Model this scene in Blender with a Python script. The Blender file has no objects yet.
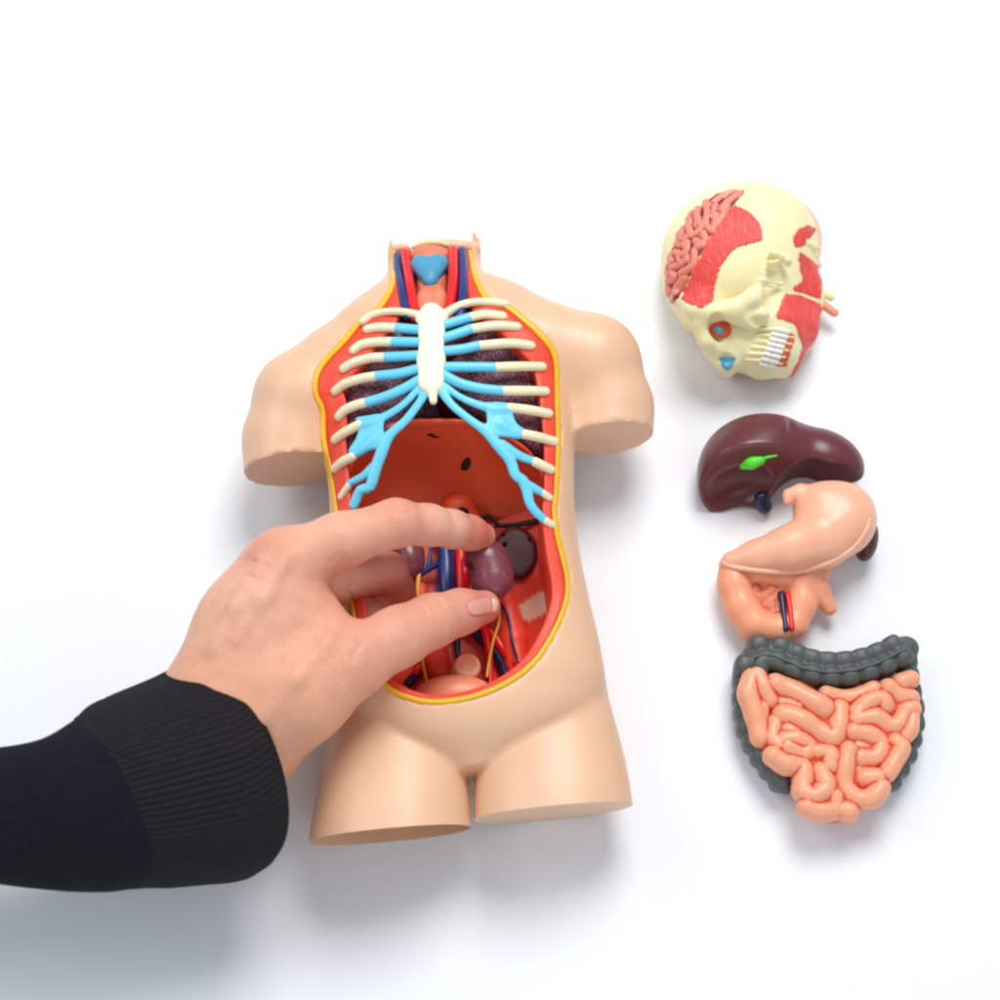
import bpy, bmesh, math, random
import numpy as np
from mathutils import Vector, Matrix
random.seed(4); RNG = np.random.RandomState(7)
SC = bpy.context.scene
S = 0.0004                     # one working unit (about a photo pixel on the table) in metres
# ------------------------------------------------------------------ camera
TILT = math.radians(26.0); DIST = 1450.0
CAM = np.array([0.0, -DIST*math.sin(TILT), DIST*math.cos(TILT)])
FWD = -CAM/DIST; RIGHT = np.array([1.0, 0, 0]); UP = np.cross(RIGHT, FWD)
cd = bpy.data.cameras.new('camera'); cam = bpy.data.objects.new('camera', cd)
SC.collection.objects.link(cam); SC.camera = cam
cam.location = Vector(CAM*S); cam.rotation_euler = (TILT, 0, 0)
cd.sensor_width = 36; cd.lens = 36*DIST/1000.0; cd.clip_start = 0.01; cd.clip_end = 50
cd.dof.use_dof = True; cd.dof.focus_distance = 1330*S; cd.dof.aperture_fstop = 9.0
# ------------------------------------------------------------------ world and lamps
w = bpy.data.worlds.new('World'); SC.world = w; w.use_nodes = True
bg = w.node_tree.nodes['Background']; bg.inputs[0].default_value = (0.86, 0.93, 1.0, 1); bg.inputs[1].default_value = 0.49
def lamp(name, loc, target, size, power, col=(1, 1, 1)):
    l = bpy.data.lights.new(name, 'AREA'); l.shape = 'DISK'; l.size = size*S; l.energy = power; l.color = col
    o = bpy.data.objects.new(name, l); SC.collection.objects.link(o); o.location = Vector(loc)*S
    o.rotation_euler = (Vector(target)-Vector(loc)).to_track_quat('-Z', 'Y').to_euler(); return o
lamp('softbox_lamp', (420, 1300, 2300), (60, 60, 0), 1400, 8.6, (1, 0.985, 0.96))
lamp('fill_lamp', (-1500, 500, 1900), (0, 0, 0), 1200, 2.2, (0.93, 0.97, 1))
lamp('added_front_fill', (500, -1900, 1100), (0, 0, 40), 1400, 1.3, (0.96, 0.98, 1))  # added low front fill, no real source; brightens the cut ends and cavity
SC.view_settings.view_transform = 'Standard'; SC.view_settings.look = 'None'
SC.view_settings.exposure = 0.0; SC.view_settings.gamma = 1.0
SC.render.engine = 'CYCLES'; SC.cycles.pixel_filter_type = 'BLACKMAN_HARRIS'; SC.cycles.filter_width = 2.2

# ------------------------------------------------------------------ projection helpers
def P(u, v, z):
    """point at height z above the table seen at photo position (u, v)"""
    u = np.asarray(u, float); v = np.asarray(v, float); z = np.asarray(z, float)
    d = FWD*DIST + RIGHT*(u-500)[..., None] + UP*(500-v)[..., None]
    t = (z-CAM[2])/d[..., 2]
    return CAM + d*t[..., None]
def proj(p):
    q = np.asarray(p)-CAM; w_ = q@FWD
    return 500+(q@RIGHT)/w_*DIST, 500-(q@UP)/w_*DIST
def lin(c):
    c = np.asarray(c, float)/255.0
    return tuple(np.where(c <= 0.04045, c/12.92, ((c+0.055)/1.055)**2.4))

# ------------------------------------------------------------------ materials
def mat(name, col, rough=0.42, var=0.06, vscale=90, bump=0.08, bscale=700, bdist=0.0004, spec=0.5, sss=0.0,
        kind='noise', attr=None, col2=None, sss_rad=(1, .35, .2), col3=None):
    m = bpy.data.materials.new(name); m.use_nodes = True; nt = m.node_tree; N = nt.nodes; L = nt.links
    b = N['Principled BSDF']; b.inputs['Roughness'].default_value = rough
    b.inputs['Specular IOR Level'].default_value = spec
    tc = N.new('ShaderNodeTexCoord')
    nz = N.new('ShaderNodeTexNoise'); nz.inputs['Scale'].default_value = vscale; nz.inputs['Detail'].default_value = 4
    L.new(tc.outputs['Object'], nz.inputs['Vector'])
    c = lin(col)
    mx = N.new('ShaderNodeMix'); mx.data_type = 'RGBA'
    mx.inputs[6].default_value = (*[x*(1-var*2) for x in c], 1)
    mx.inputs[7].default_value = (*[min(1, x*(1+var*2)) for x in c], 1)
    L.new(nz.outputs['Fac'], mx.inputs[0]); out = mx.outputs[2]
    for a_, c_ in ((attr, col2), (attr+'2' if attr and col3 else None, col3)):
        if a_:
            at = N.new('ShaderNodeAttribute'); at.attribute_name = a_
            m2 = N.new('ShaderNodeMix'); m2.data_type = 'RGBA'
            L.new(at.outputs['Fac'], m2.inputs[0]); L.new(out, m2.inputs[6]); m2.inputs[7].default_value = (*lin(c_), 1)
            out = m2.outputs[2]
    if kind == 'lung':
        vo = N.new('ShaderNodeTexVoronoi'); vo.feature = 'DISTANCE_TO_EDGE'; vo.inputs['Scale'].default_value = 520
        L.new(tc.outputs['Object'], vo.inputs['Vector'])
        cr = N.new('ShaderNodeValToRGB'); cr.color_ramp.elements[0].position = 0.03; cr.color_ramp.elements[1].position = 0.22
        L.new(vo.outputs[0], cr.inputs[0])
        m3 = N.new('ShaderNodeMix'); m3.data_type = 'RGBA'; L.new(cr.outputs[0], m3.inputs[0])
        m3.inputs[6].default_value = (*lin((138, 88, 104)), 1); L.new(out, m3.inputs[7]); out = m3.outputs[2]
    if kind in ('rib_knit', 'cloth'):
        n4 = N.new('ShaderNodeTexNoise'); n4.inputs['Scale'].default_value = 900; L.new(tc.outputs['Object'], n4.inputs['Vector'])
        cr = N.new('ShaderNodeValToRGB'); cr.color_ramp.elements[0].position = 0.77; cr.color_ramp.elements[1].position = 0.83; L.new(n4.outputs['Fac'], cr.inputs[0])
        m3 = N.new('ShaderNodeMix'); m3.data_type = 'RGBA'; L.new(cr.outputs[0], m3.inputs[0]); L.new(out, m3.inputs[6]); m3.inputs[7].default_value = (*lin((120, 118, 116)), 1); out = m3.outputs[2]
    L.new(out, b.inputs['Base Color'])
    if sss:
        b.inputs['Subsurface Weight'].default_value = sss; b.inputs['Subsurface Radius'].default_value = sss_rad
        b.inputs['Subsurface Scale'].default_value = 0.004
    if bump:
        bp = N.new('ShaderNodeBump'); bp.inputs['Strength'].default_value = bump; bp.inputs['Distance'].default_value = bdist
        if kind == 'lung':
            L.new(cr.outputs[0], bp.inputs['Height']); bp.invert = True
        elif kind == 'fibre':
            mp = N.new('ShaderNodeMapping'); mp.inputs['Scale'].default_value = (1, 0.12, 1)
            mp.inputs['Rotation'].default_value = (0, 0, spec_rot.get(name, 0.0))
            L.new(tc.outputs['Object'], mp.inputs['Vector'])
            n2 = N.new('ShaderNodeTexNoise'); n2.inputs['Scale'].default_value = bscale; L.new(mp.outputs[0], n2.inputs['Vector'])
            cr = N.new('ShaderNodeValToRGB'); cr.color_ramp.elements[0].position = 0.50; cr.color_ramp.elements[1].position = 1.0; L.new(n2.outputs['Fac'], cr.inputs[0])
            m3 = N.new('ShaderNodeMix'); m3.data_type = 'RGBA'; L.new(cr.outputs[0], m3.inputs[0]); L.new(out, m3.inputs[6]); m3.inputs[7].default_value = (*lin((246, 140, 124)), 1); L.new(m3.outputs[2], b.inputs['Base Color'])
            L.new(n2.outputs['Fac'], bp.inputs['Height'])
        elif kind == 'skin':
            vo = N.new('ShaderNodeTexVoronoi'); vo.feature = 'DISTANCE_TO_EDGE'; vo.inputs['Scale'].default_value = 1000; L.new(tc.outputs['Object'], vo.inputs['Vector'])
            mm = N.new('ShaderNodeMath'); mm.operation = 'MINIMUM'; mm.inputs[1].default_value = 0.12; L.new(vo.outputs[0], mm.inputs[0])
            m5 = N.new('ShaderNodeMath'); m5.operation = 'MULTIPLY'; m5.inputs[1].default_value = 3.0; L.new(mm.outputs[0], m5.inputs[0])
            n2 = N.new('ShaderNodeTexNoise'); n2.inputs['Scale'].default_value = 260; n2.inputs['Detail'].default_value = 6; L.new(tc.outputs['Object'], n2.inputs['Vector'])
            ad = N.new('ShaderNodeMath'); L.new(m5.outputs[0], ad.inputs[0]); L.new(n2.outputs['Fac'], ad.inputs[1]); L.new(ad.outputs[0], bp.inputs['Height'])
        elif kind == 'rib_knit':
            at = N.new('ShaderNodeAttribute'); at.attribute_name = 'around'
            ma = N.new('ShaderNodeMath'); ma.operation = 'SINE'; mm = N.new('ShaderNodeMath'); mm.operation = 'MULTIPLY'
            mm.inputs[1].default_value = 620.0; L.new(at.outputs['Fac'], mm.inputs[0]); L.new(mm.outputs[0], ma.inputs[0])
            ad = N.new('ShaderNodeMath'); n2 = N.new('ShaderNodeTexNoise'); n2.inputs['Scale'].default_value = bscale
            L.new(tc.outputs['Object'], n2.inputs['Vector']); L.new(ma.outputs[0], ad.inputs[0]); L.new(n2.outputs['Fac'], ad.inputs[1])
            L.new(ad.outputs[0], bp.inputs['Height'])
        else:
            n2 = N.new('ShaderNodeTexNoise'); n2.inputs['Scale'].default_value = bscale; n2.inputs['Detail'].default_value = 5
            L.new(tc.outputs['Object'], n2.inputs['Vector']); L.new(n2.outputs['Fac'], bp.inputs['Height'])
        L.new(bp.outputs[0], b.inputs['Normal'])
    return m
spec_rot = {'temporal_muscle': 0.55, 'neck_muscle': 1.4}
M = {}
M['skin_plastic'] = mat('skin_plastic', (228, 184, 150), 0.40, 0.035, 40, 0.10, 900, 0.0003)
M['cut_plastic'] = mat('cut_plastic', (222, 182, 152), 0.5, 0.04, 60, 0.10, 400)
M['fat'] = mat('fat', (254, 184, 40), 0.4, 0.08, 200, 0.15, 900)
M['muscle'] = mat('muscle', (238, 72, 48), 0.42, 0.12, 120, 0.30, 1300, 0.0006, attr='pale', col2=(238, 205, 175))
M['bone'] = mat('bone', (242, 226, 190), 0.42, 0.05, 100, 0.12, 800)
M['sternum'] = mat('sternum', (250, 240, 212), 0.42, 0.04, 100, 0.25, 700)
M['cartilage'] = mat('cartilage', (105, 205, 236), 0.38, 0.06, 100, 0.1, 700)
M['larynx'] = mat('larynx', (72, 152, 188), 0.38, 0.06, 100, 0.1, 700)
M['lung'] = mat('lung', (86, 36, 50), 0.42, 0.1, 200, 0.7, 700, 0.0008, kind='lung')
M['heart'] = mat('heart', (120, 16, 18), 0.4, 0.15, 200, 0.4, 600)
M['diaphragm'] = mat('diaphragm', (224, 90, 50), 0.42, 0.10, 60, 0.15, 500)
M['diaphragm_lip'] = mat('diaphragm_lip', (242, 92, 48), 0.4, 0.06, 60, 0.1, 500)
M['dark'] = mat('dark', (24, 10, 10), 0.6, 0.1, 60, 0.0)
M['vein'] = mat('vein', (28, 52, 120), 0.3, 0.1, 200, 0.1, 700)
M['artery'] = mat('artery', (226, 24, 22), 0.3, 0.08, 200, 0.1, 700)
M['nerve'] = mat('nerve', (228, 176, 60), 0.4, 0.08, 200, 0.1, 700)
M['kidney'] = mat('kidney', (126, 66, 78), 0.26, 0.22, 420, 0.2, 500)
M['spleen'] = mat('spleen', (76, 38, 44), 0.45, 0.15, 160, 0.35, 900)
M['peach'] = mat('peach', (240, 158, 122), 0.36, 0.05, 70, 0.12, 450)
M['peach_light'] = mat('peach_light', (240, 186, 154), 0.38, 0.05, 70, 0.1, 450)
M['thyroid'] = mat('thyroid', (226, 126, 92), 0.45, 0.12, 250, 0.6, 900, 0.0008)
M['cream'] = mat('cream', (240, 230, 180), 0.42, 0.05, 70, 0.18, 450)
M['head_red'] = mat('temporal_muscle', (232, 66, 62), 0.45, 0.08, 200, 0.6, 1200, 0.0012, kind='fibre')
M['neck_red'] = mat('neck_muscle', (226, 58, 54), 0.45, 0.08, 200, 0.6, 1200, 0.0012, kind='fibre')
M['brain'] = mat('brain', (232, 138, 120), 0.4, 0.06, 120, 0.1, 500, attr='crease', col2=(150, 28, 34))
M['tooth'] = mat('tooth', (238, 236, 226), 0.25, 0.02, 120, 0.0)
M['gum'] = mat('gum', (222, 92, 56), 0.4, 0.15, 300, 0.4, 900)
M['eye_blue'] = mat('eye_blue', (90, 150, 190), 0.3, 0.1, 300, 0.0)
M['liver'] = mat('liver', (100, 44, 50), 0.30, 0.07, 50, 0.08, 400)
M['gall'] = mat('gall', (84, 214, 40), 0.28, 0.05, 100, 0.1, 400)
M['navy'] = mat('navy', (24, 26, 70), 0.3, 0.1, 200, 0.1, 700)
M['stomach'] = mat('stomach', (243, 178, 146), 0.34, 0.05, 40, 0.14, 260, 0.0006)
M['pancreas'] = mat('pancreas', (228, 132, 100), 0.45, 0.12, 250, 0.8, 800, 0.0010, attr='crease', col2=(206, 40, 30))
M['colon'] = mat('colon', (78, 84, 82), 0.45, 0.08, 120, 0.15, 600)
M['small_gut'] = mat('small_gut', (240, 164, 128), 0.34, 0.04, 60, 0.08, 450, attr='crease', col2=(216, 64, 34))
M['hand'] = mat('hand', (232, 174, 146), 0.48, 0.085, 160, 0.55, 1100, 0.0005, spec=0.4, sss=0.07, kind='skin', attr='flush', col2=(214, 112, 96), col3=(216, 144, 104))
M['nail'] = mat('nail', (224, 160, 144), 0.22, 0.03, 100, 0.0)
M['nail_tip'] = mat('nail_tip', (232, 190, 164), 0.3, 0.02, 100, 0.0)
M['sleeve'] = mat('sleeve', (26, 28, 36), 0.95, 0.25, 500, 0.9, 2200, 0.0010, spec=0.15, kind='cloth')
M['cuff'] = mat('cuff', (36, 34, 36), 0.92, 0.2, 500, 0.55, 2500, 0.0009, spec=0.15, kind='rib_knit')
M['table'] = mat('table', (240, 243, 247), 0.55, 0.006, 8, 0.05, 30, 0.002, spec=0.3)

# ------------------------------------------------------------------ objects
ROOT = {}
def thing(name, label, cat, base):
    e = bpy.data.objects.new(name, None); SC.collection.objects.link(e)
    e.empty_display_size = 0.02; e.location = Vector(base)*S; e['label'] = label; e['category'] = cat
    ROOT[e.name] = np.array(base, float); return e
def world_base(o):
    b = np.zeros(3)
    while o is not None:
        b = b + np.array(o.location)/S; o = o.parent
    return b
def mesh_obj(name, verts, faces, m, parent=None, smooth=True, attrs=None, base=None):
    verts = np.asarray(verts, float)
    off = world_base(parent) if parent is not None else (np.array(base, float) if base is not None else np.zeros(3))
    me = bpy.data.meshes.new(name)
    me.from_pydata(((verts-off)*S).tolist(), [], faces.tolist() if isinstance(faces, np.ndarray) else faces)
    me.materials.append(m); me.update()
    if smooth: me.polygons.foreach_set('use_smooth', [True]*len(me.polygons))
    if attrs:
        for k, a in attrs.items():
            at = me.attributes.new(k, 'FLOAT', 'POINT'); at.data.foreach_set('value', np.asarray(a, np.float32))
    o = bpy.data.objects.new(name, me); SC.collection.objects.link(o)
    if parent is not None: o.parent = parent
    elif base is not None: o.location = Vector(off)*S
    return o

# ------------------------------------------------------------------ distance fields and surface nets
class Field:
    def __init__(s, lo, hi, h):
        s.lo = np.array(lo, float); s.h = h
        s.n = (np.ceil((np.array(hi, float)-s.lo)/h)+1).astype(int)
        s.ax = [(s.lo[i]+np.arange(s.n[i])*h).astype(np.float32) for i in range(3)]
        s.f = np.full(tuple(s.n), 1e3, np.float32)
    def box(s, lo, hi):
        a = np.clip(np.floor((np.array(lo)-s.lo)/s.h).astype(int), 0, s.n-1)
        b = np.clip(np.ceil((np.array(hi)-s.lo)/s.h).astype(int)+1, 1, s.n)
        b = np.maximum(b, a+1)
        sl = tuple(slice(a[i], b[i]) for i in range(3))
        return sl, s.ax[0][sl[0]][:, None, None], s.ax[1][sl[1]][None, :, None], s.ax[2][sl[2]][None, None, :]
    def mix(s, sl, d, k, op='add'):
        g = s.f[sl]
        if op == 'sub': g = -g
        if k > 0:
            hh = np.clip(k-np.abs(g-d), 0, None)/k; r = np.minimum(g, d)-hh*hh*k*0.25
        else: r = np.minimum(g, d)
        s.f[sl] = -r if op == 'sub' else r
    def cone(s, a, b, ra, rb, k=4, op='add', zs=1.0):
        a = np.array(a, float); b = np.array(b, float); m = max(ra, rb)+k+3*s.h
        sl, X, Y, Z = s.box(np.minimum(a, b)-m, np.maximum(a, b)+m)
        d = b-a; L2 = float(d@d)+1e-9
        t = np.clip(((X-a[0])*d[0]+(Y-a[1])*d[1]+(Z-a[2])*d[2])/L2, 0, 1)
        q = np.sqrt((X-a[0]-t*d[0])**2+(Y-a[1]-t*d[1])**2+((Z-a[2]-t*d[2])/zs)**2)-(ra+(rb-ra)*t)
        s.mix(sl, q.astype(np.float32), k, op)
    def chain(s, pts, rs, k=4, op='add', zs=1.0):
        if np.isscalar(rs): rs = [rs]*len(pts)
        for i in range(len(pts)-1): s.cone(pts[i], pts[i+1], rs[i], rs[i+1], k, op, zs)
    def ell(s, c, r, k=4, op='add', rz=0.0, rx=0.0, ry=0.0):
        c = np.array(c, float); r = np.array(r, float); m = r.max()+k+3*s.h
        sl, X, Y, Z = s.box(c-m, c+m)
        R = np.array(Matrix.Rotation(rz, 3, 'Z') @ Matrix.Rotation(ry, 3, 'Y') @ Matrix.Rotation(rx, 3, 'X')).T
        x, y, z = X-c[0], Y-c[1], Z-c[2]
        a = [(R[i, 0]*x+R[i, 1]*y+R[i, 2]*z) for i in range(3)]
        k0 = np.sqrt((a[0]/r[0])**2+(a[1]/r[1])**2+(a[2]/r[2])**2)
        k1 = np.sqrt((a[0]/r[0]**2)**2+(a[1]/r[1]**2)**2+(a[2]/r[2]**2)**2)+1e-6
        s.mix(sl, (k0*(k0-1)/k1).astype(np.float32), k, op)
    def sup(s, c, r, p=3.0, k=2, rz=0.0):
        c = np.array(c, float); r = np.array(r, float); m = r.max()*1.3+k+3*s.h
        sl, X, Y, Z = s.box(c-m, c+m); x, y, z = X-c[0], Y-c[1], Z-c[2]; ca, sa = math.cos(rz), math.sin(rz)
        a, b = x*ca+y*sa, -x*sa+y*ca
        q = ((np.abs(a)/r[0])**p+(np.abs(b)/r[1])**p+(np.abs(z)/r[2])**p)**(1/p)
        s.mix(sl, ((q-1)*r.min()).astype(np.float32), k)
    def half(s, p, n, k=0):           # removes everything on the side n points to
        n = np.array(n, float); n /= np.linalg.norm(n)
        sl, X, Y, Z = s.box(s.lo, s.lo+s.n*s.h)
        d = ((X-p[0])*n[0]+(Y-p[1])*n[1]+(Z-p[2])*n[2]).astype(np.float32)
        s.mix(sl, -d, k, 'sub')
    def floor(s, z=0.0):
        s.half((0, 0, z), (0, 0, -1))
    def sample(s, p):
        q = (np.asarray(p)-s.lo)/s.h; q = np.clip(q, 0, s.n-1.001); i = q.astype(int); t = q-i; r = 0
        for dx in (0, 1):
            for dy in (0, 1):
                for dz in (0, 1):
                    w_ = (t[:, 0] if dx else 1-t[:, 0])*(t[:, 1] if dy else 1-t[:, 1])*(t[:, 2] if dz else 1-t[:, 2])
                    r = r+w_*s.f[i[:, 0]+dx, i[:, 1]+dy, i[:, 2]+dz]
        return r
    def cast(s, u, v):
        u = np.asarray(u, float); v = np.asarray(v, float); zt = s.lo[2]+s.n[2]*s.h-s.h
        p = P(u, v, np.full(u.shape, zt)); d = p-CAM; d /= np.linalg.norm(d, axis=1)[:, None]
        for _ in range(160):
            f = s.sample(p); p = p+d*np.clip(f*0.8, -2, 12)[:, None]; low = p[:, 2] < 0
            if low.any(): p[low] = P(u[low], v[low], np.zeros(low.sum()))
        return p
    def mesh(s, smooth=2):
        f = s.f.copy()
        for a in range(3):           # closed at the border
            ix = [slice(None)]*3; ix[a] = 0; f[tuple(ix)] = np.maximum(f[tuple(ix)], .01); ix[a] = -1; f[tuple(ix)] = np.maximum(f[tuple(ix)], .01)
        ins = f < 0; nx, ny, nz = [k-1 for k in f.shape]
        cnt = np.zeros((nx, ny, nz), np.int8); cor = [(i, j, k) for i in (0, 1) for j in (0, 1) for k in (0, 1)]
        for c in cor: cnt += ins[c[0]:c[0]+nx, c[1]:c[1]+ny, c[2]:c[2]+nz]
        act = np.argwhere((cnt > 0) & (cnt < 8)); idx = -np.ones((nx, ny, nz), np.int32)
        idx[act[:, 0], act[:, 1], act[:, 2]] = np.arange(len(act))
        acc = np.zeros((len(act), 3)); num = np.zeros(len(act))
        val = {c: f[act[:, 0]+c[0], act[:, 1]+c[1], act[:, 2]+c[2]].astype(float) for c in cor}
        for c in cor:
            for a in range(3):
                if c[a] == 0:
                    e = list(c); e[a] = 1; e = tuple(e); A = val[c]; B = val[e]; cr = (A < 0) != (B < 0)
                    t = np.where(cr, A/np.where(cr, A-B, 1), 0); pos = np.tile(np.array(c, float), (len(act), 1)); pos[:, a] += t
                    acc += pos*cr[:, None]; num += cr
        V = s.lo+(act+acc/num[:, None])*s.h; F = []
        for a in range(3):
            b, c = (a+1) % 3, (a+2) % 3
            lo = [slice(None)]*3; hi = [slice(None)]*3; lo[a] = slice(0, -1); hi[a] = slice(1, None)
            A = ins[tuple(lo)]; B = ins[tuple(hi)]; e = np.argwhere(A != B)
            e = e[(e[:, b] > 0) & (e[:, c] > 0) & (e[:, b] < f.shape[b]-1) & (e[:, c] < f.shape[c]-1)]
            fl = A[e[:, 0], e[:, 1], e[:, 2]]
            def g(db, dc):
                q = e.copy(); q[:, b] -= db; q[:, c] -= dc; return idx[q[:, 0], q[:, 1], q[:, 2]]
            Q = np.stack([g(0, 0), g(1, 0), g(1, 1), g(0, 1)], 1); Q[~fl] = Q[~fl][:, ::-1]; F.append(Q)
        F = np.concatenate(F); F = F[(F >= 0).all(1)]
        E = np.concatenate([F[:, [0, 1]], F[:, [1, 2]], F[:, [2, 3]], F[:, [3, 0]]])
        for _ in range(smooth):
            sm = np.zeros_like(V); c = np.bincount(E[:, 0], minlength=len(V))+np.bincount(E[:, 1], minlength=len(V))
            for a in range(3): sm[:, a] = np.bincount(E[:, 0], V[E[:, 1], a], len(V))+np.bincount(E[:, 1], V[E[:, 0], a], len(V))
            ok = c > 0; V[ok] = V[ok]*0.5+0.5*sm[ok]/c[ok][:, None]
        return V, F
def bounds(pts, m):
    p = np.array(pts); return p.min(0)-m, p.max(0)+m
def in_poly(u, v, poly):
    poly = np.array(poly, float); r = np.zeros(len(u), bool); j = len(poly)-1
    for i in range(len(poly)):
        xi, yi = poly[i]; xj, yj = poly[j]
        c = ((yi > v) != (yj > v)) & (u < (xj-xi)*(v-yi)/(yj-yi+1e-9)+xi); r ^= c; j = i
    return r
def normals(V, F):
    n = np.cross(V[F[:, 2]]-V[F[:, 0]], V[F[:, 3]]-V[F[:, 1]]); N = np.zeros_like(V)
    for k in range(4):
        for a in range(3): N[:, a] += np.bincount(F[:, k], n[:, a], len(V))
    return N/(np.linalg.norm(N, axis=1)[:, None]+1e-9)
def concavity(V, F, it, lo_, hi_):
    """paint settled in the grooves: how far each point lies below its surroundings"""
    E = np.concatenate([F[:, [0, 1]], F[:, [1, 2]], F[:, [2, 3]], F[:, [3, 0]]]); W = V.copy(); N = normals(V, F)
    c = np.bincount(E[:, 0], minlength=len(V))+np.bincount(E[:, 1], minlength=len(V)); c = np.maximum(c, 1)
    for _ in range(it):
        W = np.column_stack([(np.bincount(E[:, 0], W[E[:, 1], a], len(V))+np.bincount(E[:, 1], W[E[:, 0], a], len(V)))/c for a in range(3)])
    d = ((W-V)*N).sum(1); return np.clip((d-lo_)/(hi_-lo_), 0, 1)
def patch(name, V, F, poly, off, m, parent, zmin=4.0, jag=0.0):
    """raised piece lying on a surface, cut to an outline, with a skirt down into that surface"""
    N = normals(V, F); u, v = proj(V)
    if jag: 
        a = np.sin(u*2.3+v*1.7)*jag+np.sin(u*0.9-v*2.9)*jag; u = u+a; v = v+a*0.5
    ins = in_poly(u, v, poly) & (((CAM-V)*N).sum(1) > 0) & (V[:, 2] > zmin)
    Fk = F[ins[F].all(1)]
    if len(Fk) == 0: return None
    used = np.unique(Fk); mp = -np.ones(len(V), int); mp[used] = np.arange(len(used))
    top = V[used]+N[used]*off; f = mp[Fk]
    ed = {}
    for q in f.tolist():
        for i in range(4): ed[(q[i], q[(i+1) % 4])] = 1
    n = len(top); bot = V[used]-N[used]*0.3; fs = f.tolist()
    for (a, b) in list(ed):
        if (b, a) not in ed: fs.append([b, a, a+n, b+n])
    return mesh_obj(name, np.concatenate([top, bot]), fs, m, parent)

def smooth_path(pts, n=6):
    pts = [np.array(p, float) for p in pts]
    if len(pts) < 3: return np.array(pts)
    out = []; q = [2*pts[0]-pts[1]]+pts+[2*pts[-1]-pts[-2]]
    for i in range(1, len(q)-2):
        for t in np.arange(n)/n:
            out.append(0.5*((2*q[i])+(-q[i-1]+q[i+1])*t+(2*q[i-1]-5*q[i]+4*q[i+1]-q[i+2])*t*t+(-q[i-1]+3*q[i]-3*q[i+1]+q[i+2])*t**3))
    out.append(pts[-1]); return np.array(out)
def tube_mesh(pts, rs, seg=12, n=6, zs=1.0):
    pts = np.array(pts, float); rs = np.full(len(pts), rs) if np.isscalar(rs) else np.array(rs, float)
    q = smooth_path(np.column_stack([pts, rs]), n); c = q[:, :3]; r = np.maximum(q[:, 3], 0.2)
    T = np.gradient(c, axis=0); T /= np.linalg.norm(T, axis=1)[:, None]+1e-9
    # rounded ends
    cs = [c[0]-T[0]*r[0]*k for k in (0.95, 0.75, 0.4)]; ce = [c[-1]+T[-1]*r[-1]*k for k in (0.4, 0.75, 0.95)]
    rr = [r[0]*math.sqrt(1-k*k) for k in (0.95, 0.75, 0.4)]; re = [r[-1]*math.sqrt(1-k*k) for k in (0.4, 0.75, 0.95)]
    c = np.array(cs+list(c)+ce); r = np.array(rr+list(r)+re); T = np.array([T[0]]*3+list(T)+[T[-1]]*3)
    V = []; F = []; ref = np.array([0, 0, 1.0])
    for i in range(len(c)):
        t = T[i]; a = np.cross(t, ref)
        if np.linalg.norm(a) < 0.2: a = np.cross(t, [0, 1, 0])
        a /= np.linalg.norm(a); b = np.cross(a, t)
        for k in range(seg):
            th = 2*math.pi*k/seg; V.append(c[i]+r[i]*(a*math.cos(th)+b*math.sin(th)*zs))
    for i in range(len(c)-1):
        for k in range(seg):
            k2 = (k+1) % seg; F.append([i*seg+k, i*seg+k2, (i+1)*seg+k2, (i+1)*seg+k])
    F.append(list(range(seg))[::-1]); F.append([(len(c)-1)*seg+k for k in range(seg)])
    return V, F
def tube(name, pts, rs, m, parent, seg=12, n=6, zs=1.0):
    V, F = tube_mesh(pts, rs, seg, n, zs); return mesh_obj(name, V, F, m, parent)
def UV(lst, z=None):
    """photo points (u, v, z) or (u, v) + z -> world points"""
    return [P(p[0], p[1], p[2] if len(p) > 2 else z) for p in lst]

# ================================================================== the table
g = 6000.0
V = []; F = []; n = 40
for j in range(n+1):
    for i in range(n+1):
        V.append((-g+2*g*i/n, -g+2*g*j/n, 0))
for j in range(n):
    for i in range(n): F.append((j*(n+1)+i, j*(n+1)+i+1, (j+1)*(n+1)+i+1, (j+1)*(n+1)+i))
t = mesh_obj('tabletop', V, F, M['table']); t['kind'] = 'structure'

# ================================================================== torso model
torso = thing('torso_model', 'beige plastic human torso model lying open with ribs and inner organs showing', 'anatomy model', P(455, 560, 0))
lo, hi = np.array([-340, -420, -4.0]), np.array([240, 420, 178.0])
B = Field(lo, hi, 2.5)
Zs = 68.0
A0 = P(436, 250, Zs); A1 = P(473, 785, Zs)
e_s = np.array([math.sin(math.radians(5.5)), -math.cos(math.radians(5.5)), 0.0]); e_w = np.array([e_s[1]*-1, e_s[0], 0.0])
def loc(p): p = np.asarray(p, float); return (p-A0)@e_s, (p-A0)@e_w
def table(pts, z=Zs):
    q = sorted([loc(P(u, v, z)) for u, v in pts]); return np.array([a for a, b in q]), np.array([b for a, b in q])
def pchip(x, xs, ys):
    x = np.clip(x, xs[0], xs[-1]); i = np.clip(np.searchsorted(xs, x)-1, 0, len(xs)-2)
    m = np.gradient(ys, xs); h = xs[i+1]-xs[i]; t = (x-xs[i])/h
    return (2*t**3-3*t*t+1)*ys[i]+(t**3-2*t*t+t)*h*m[i]+(-2*t**3+3*t*t)*ys[i+1]+(t**3-t*t)*h*m[i+1]
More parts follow.
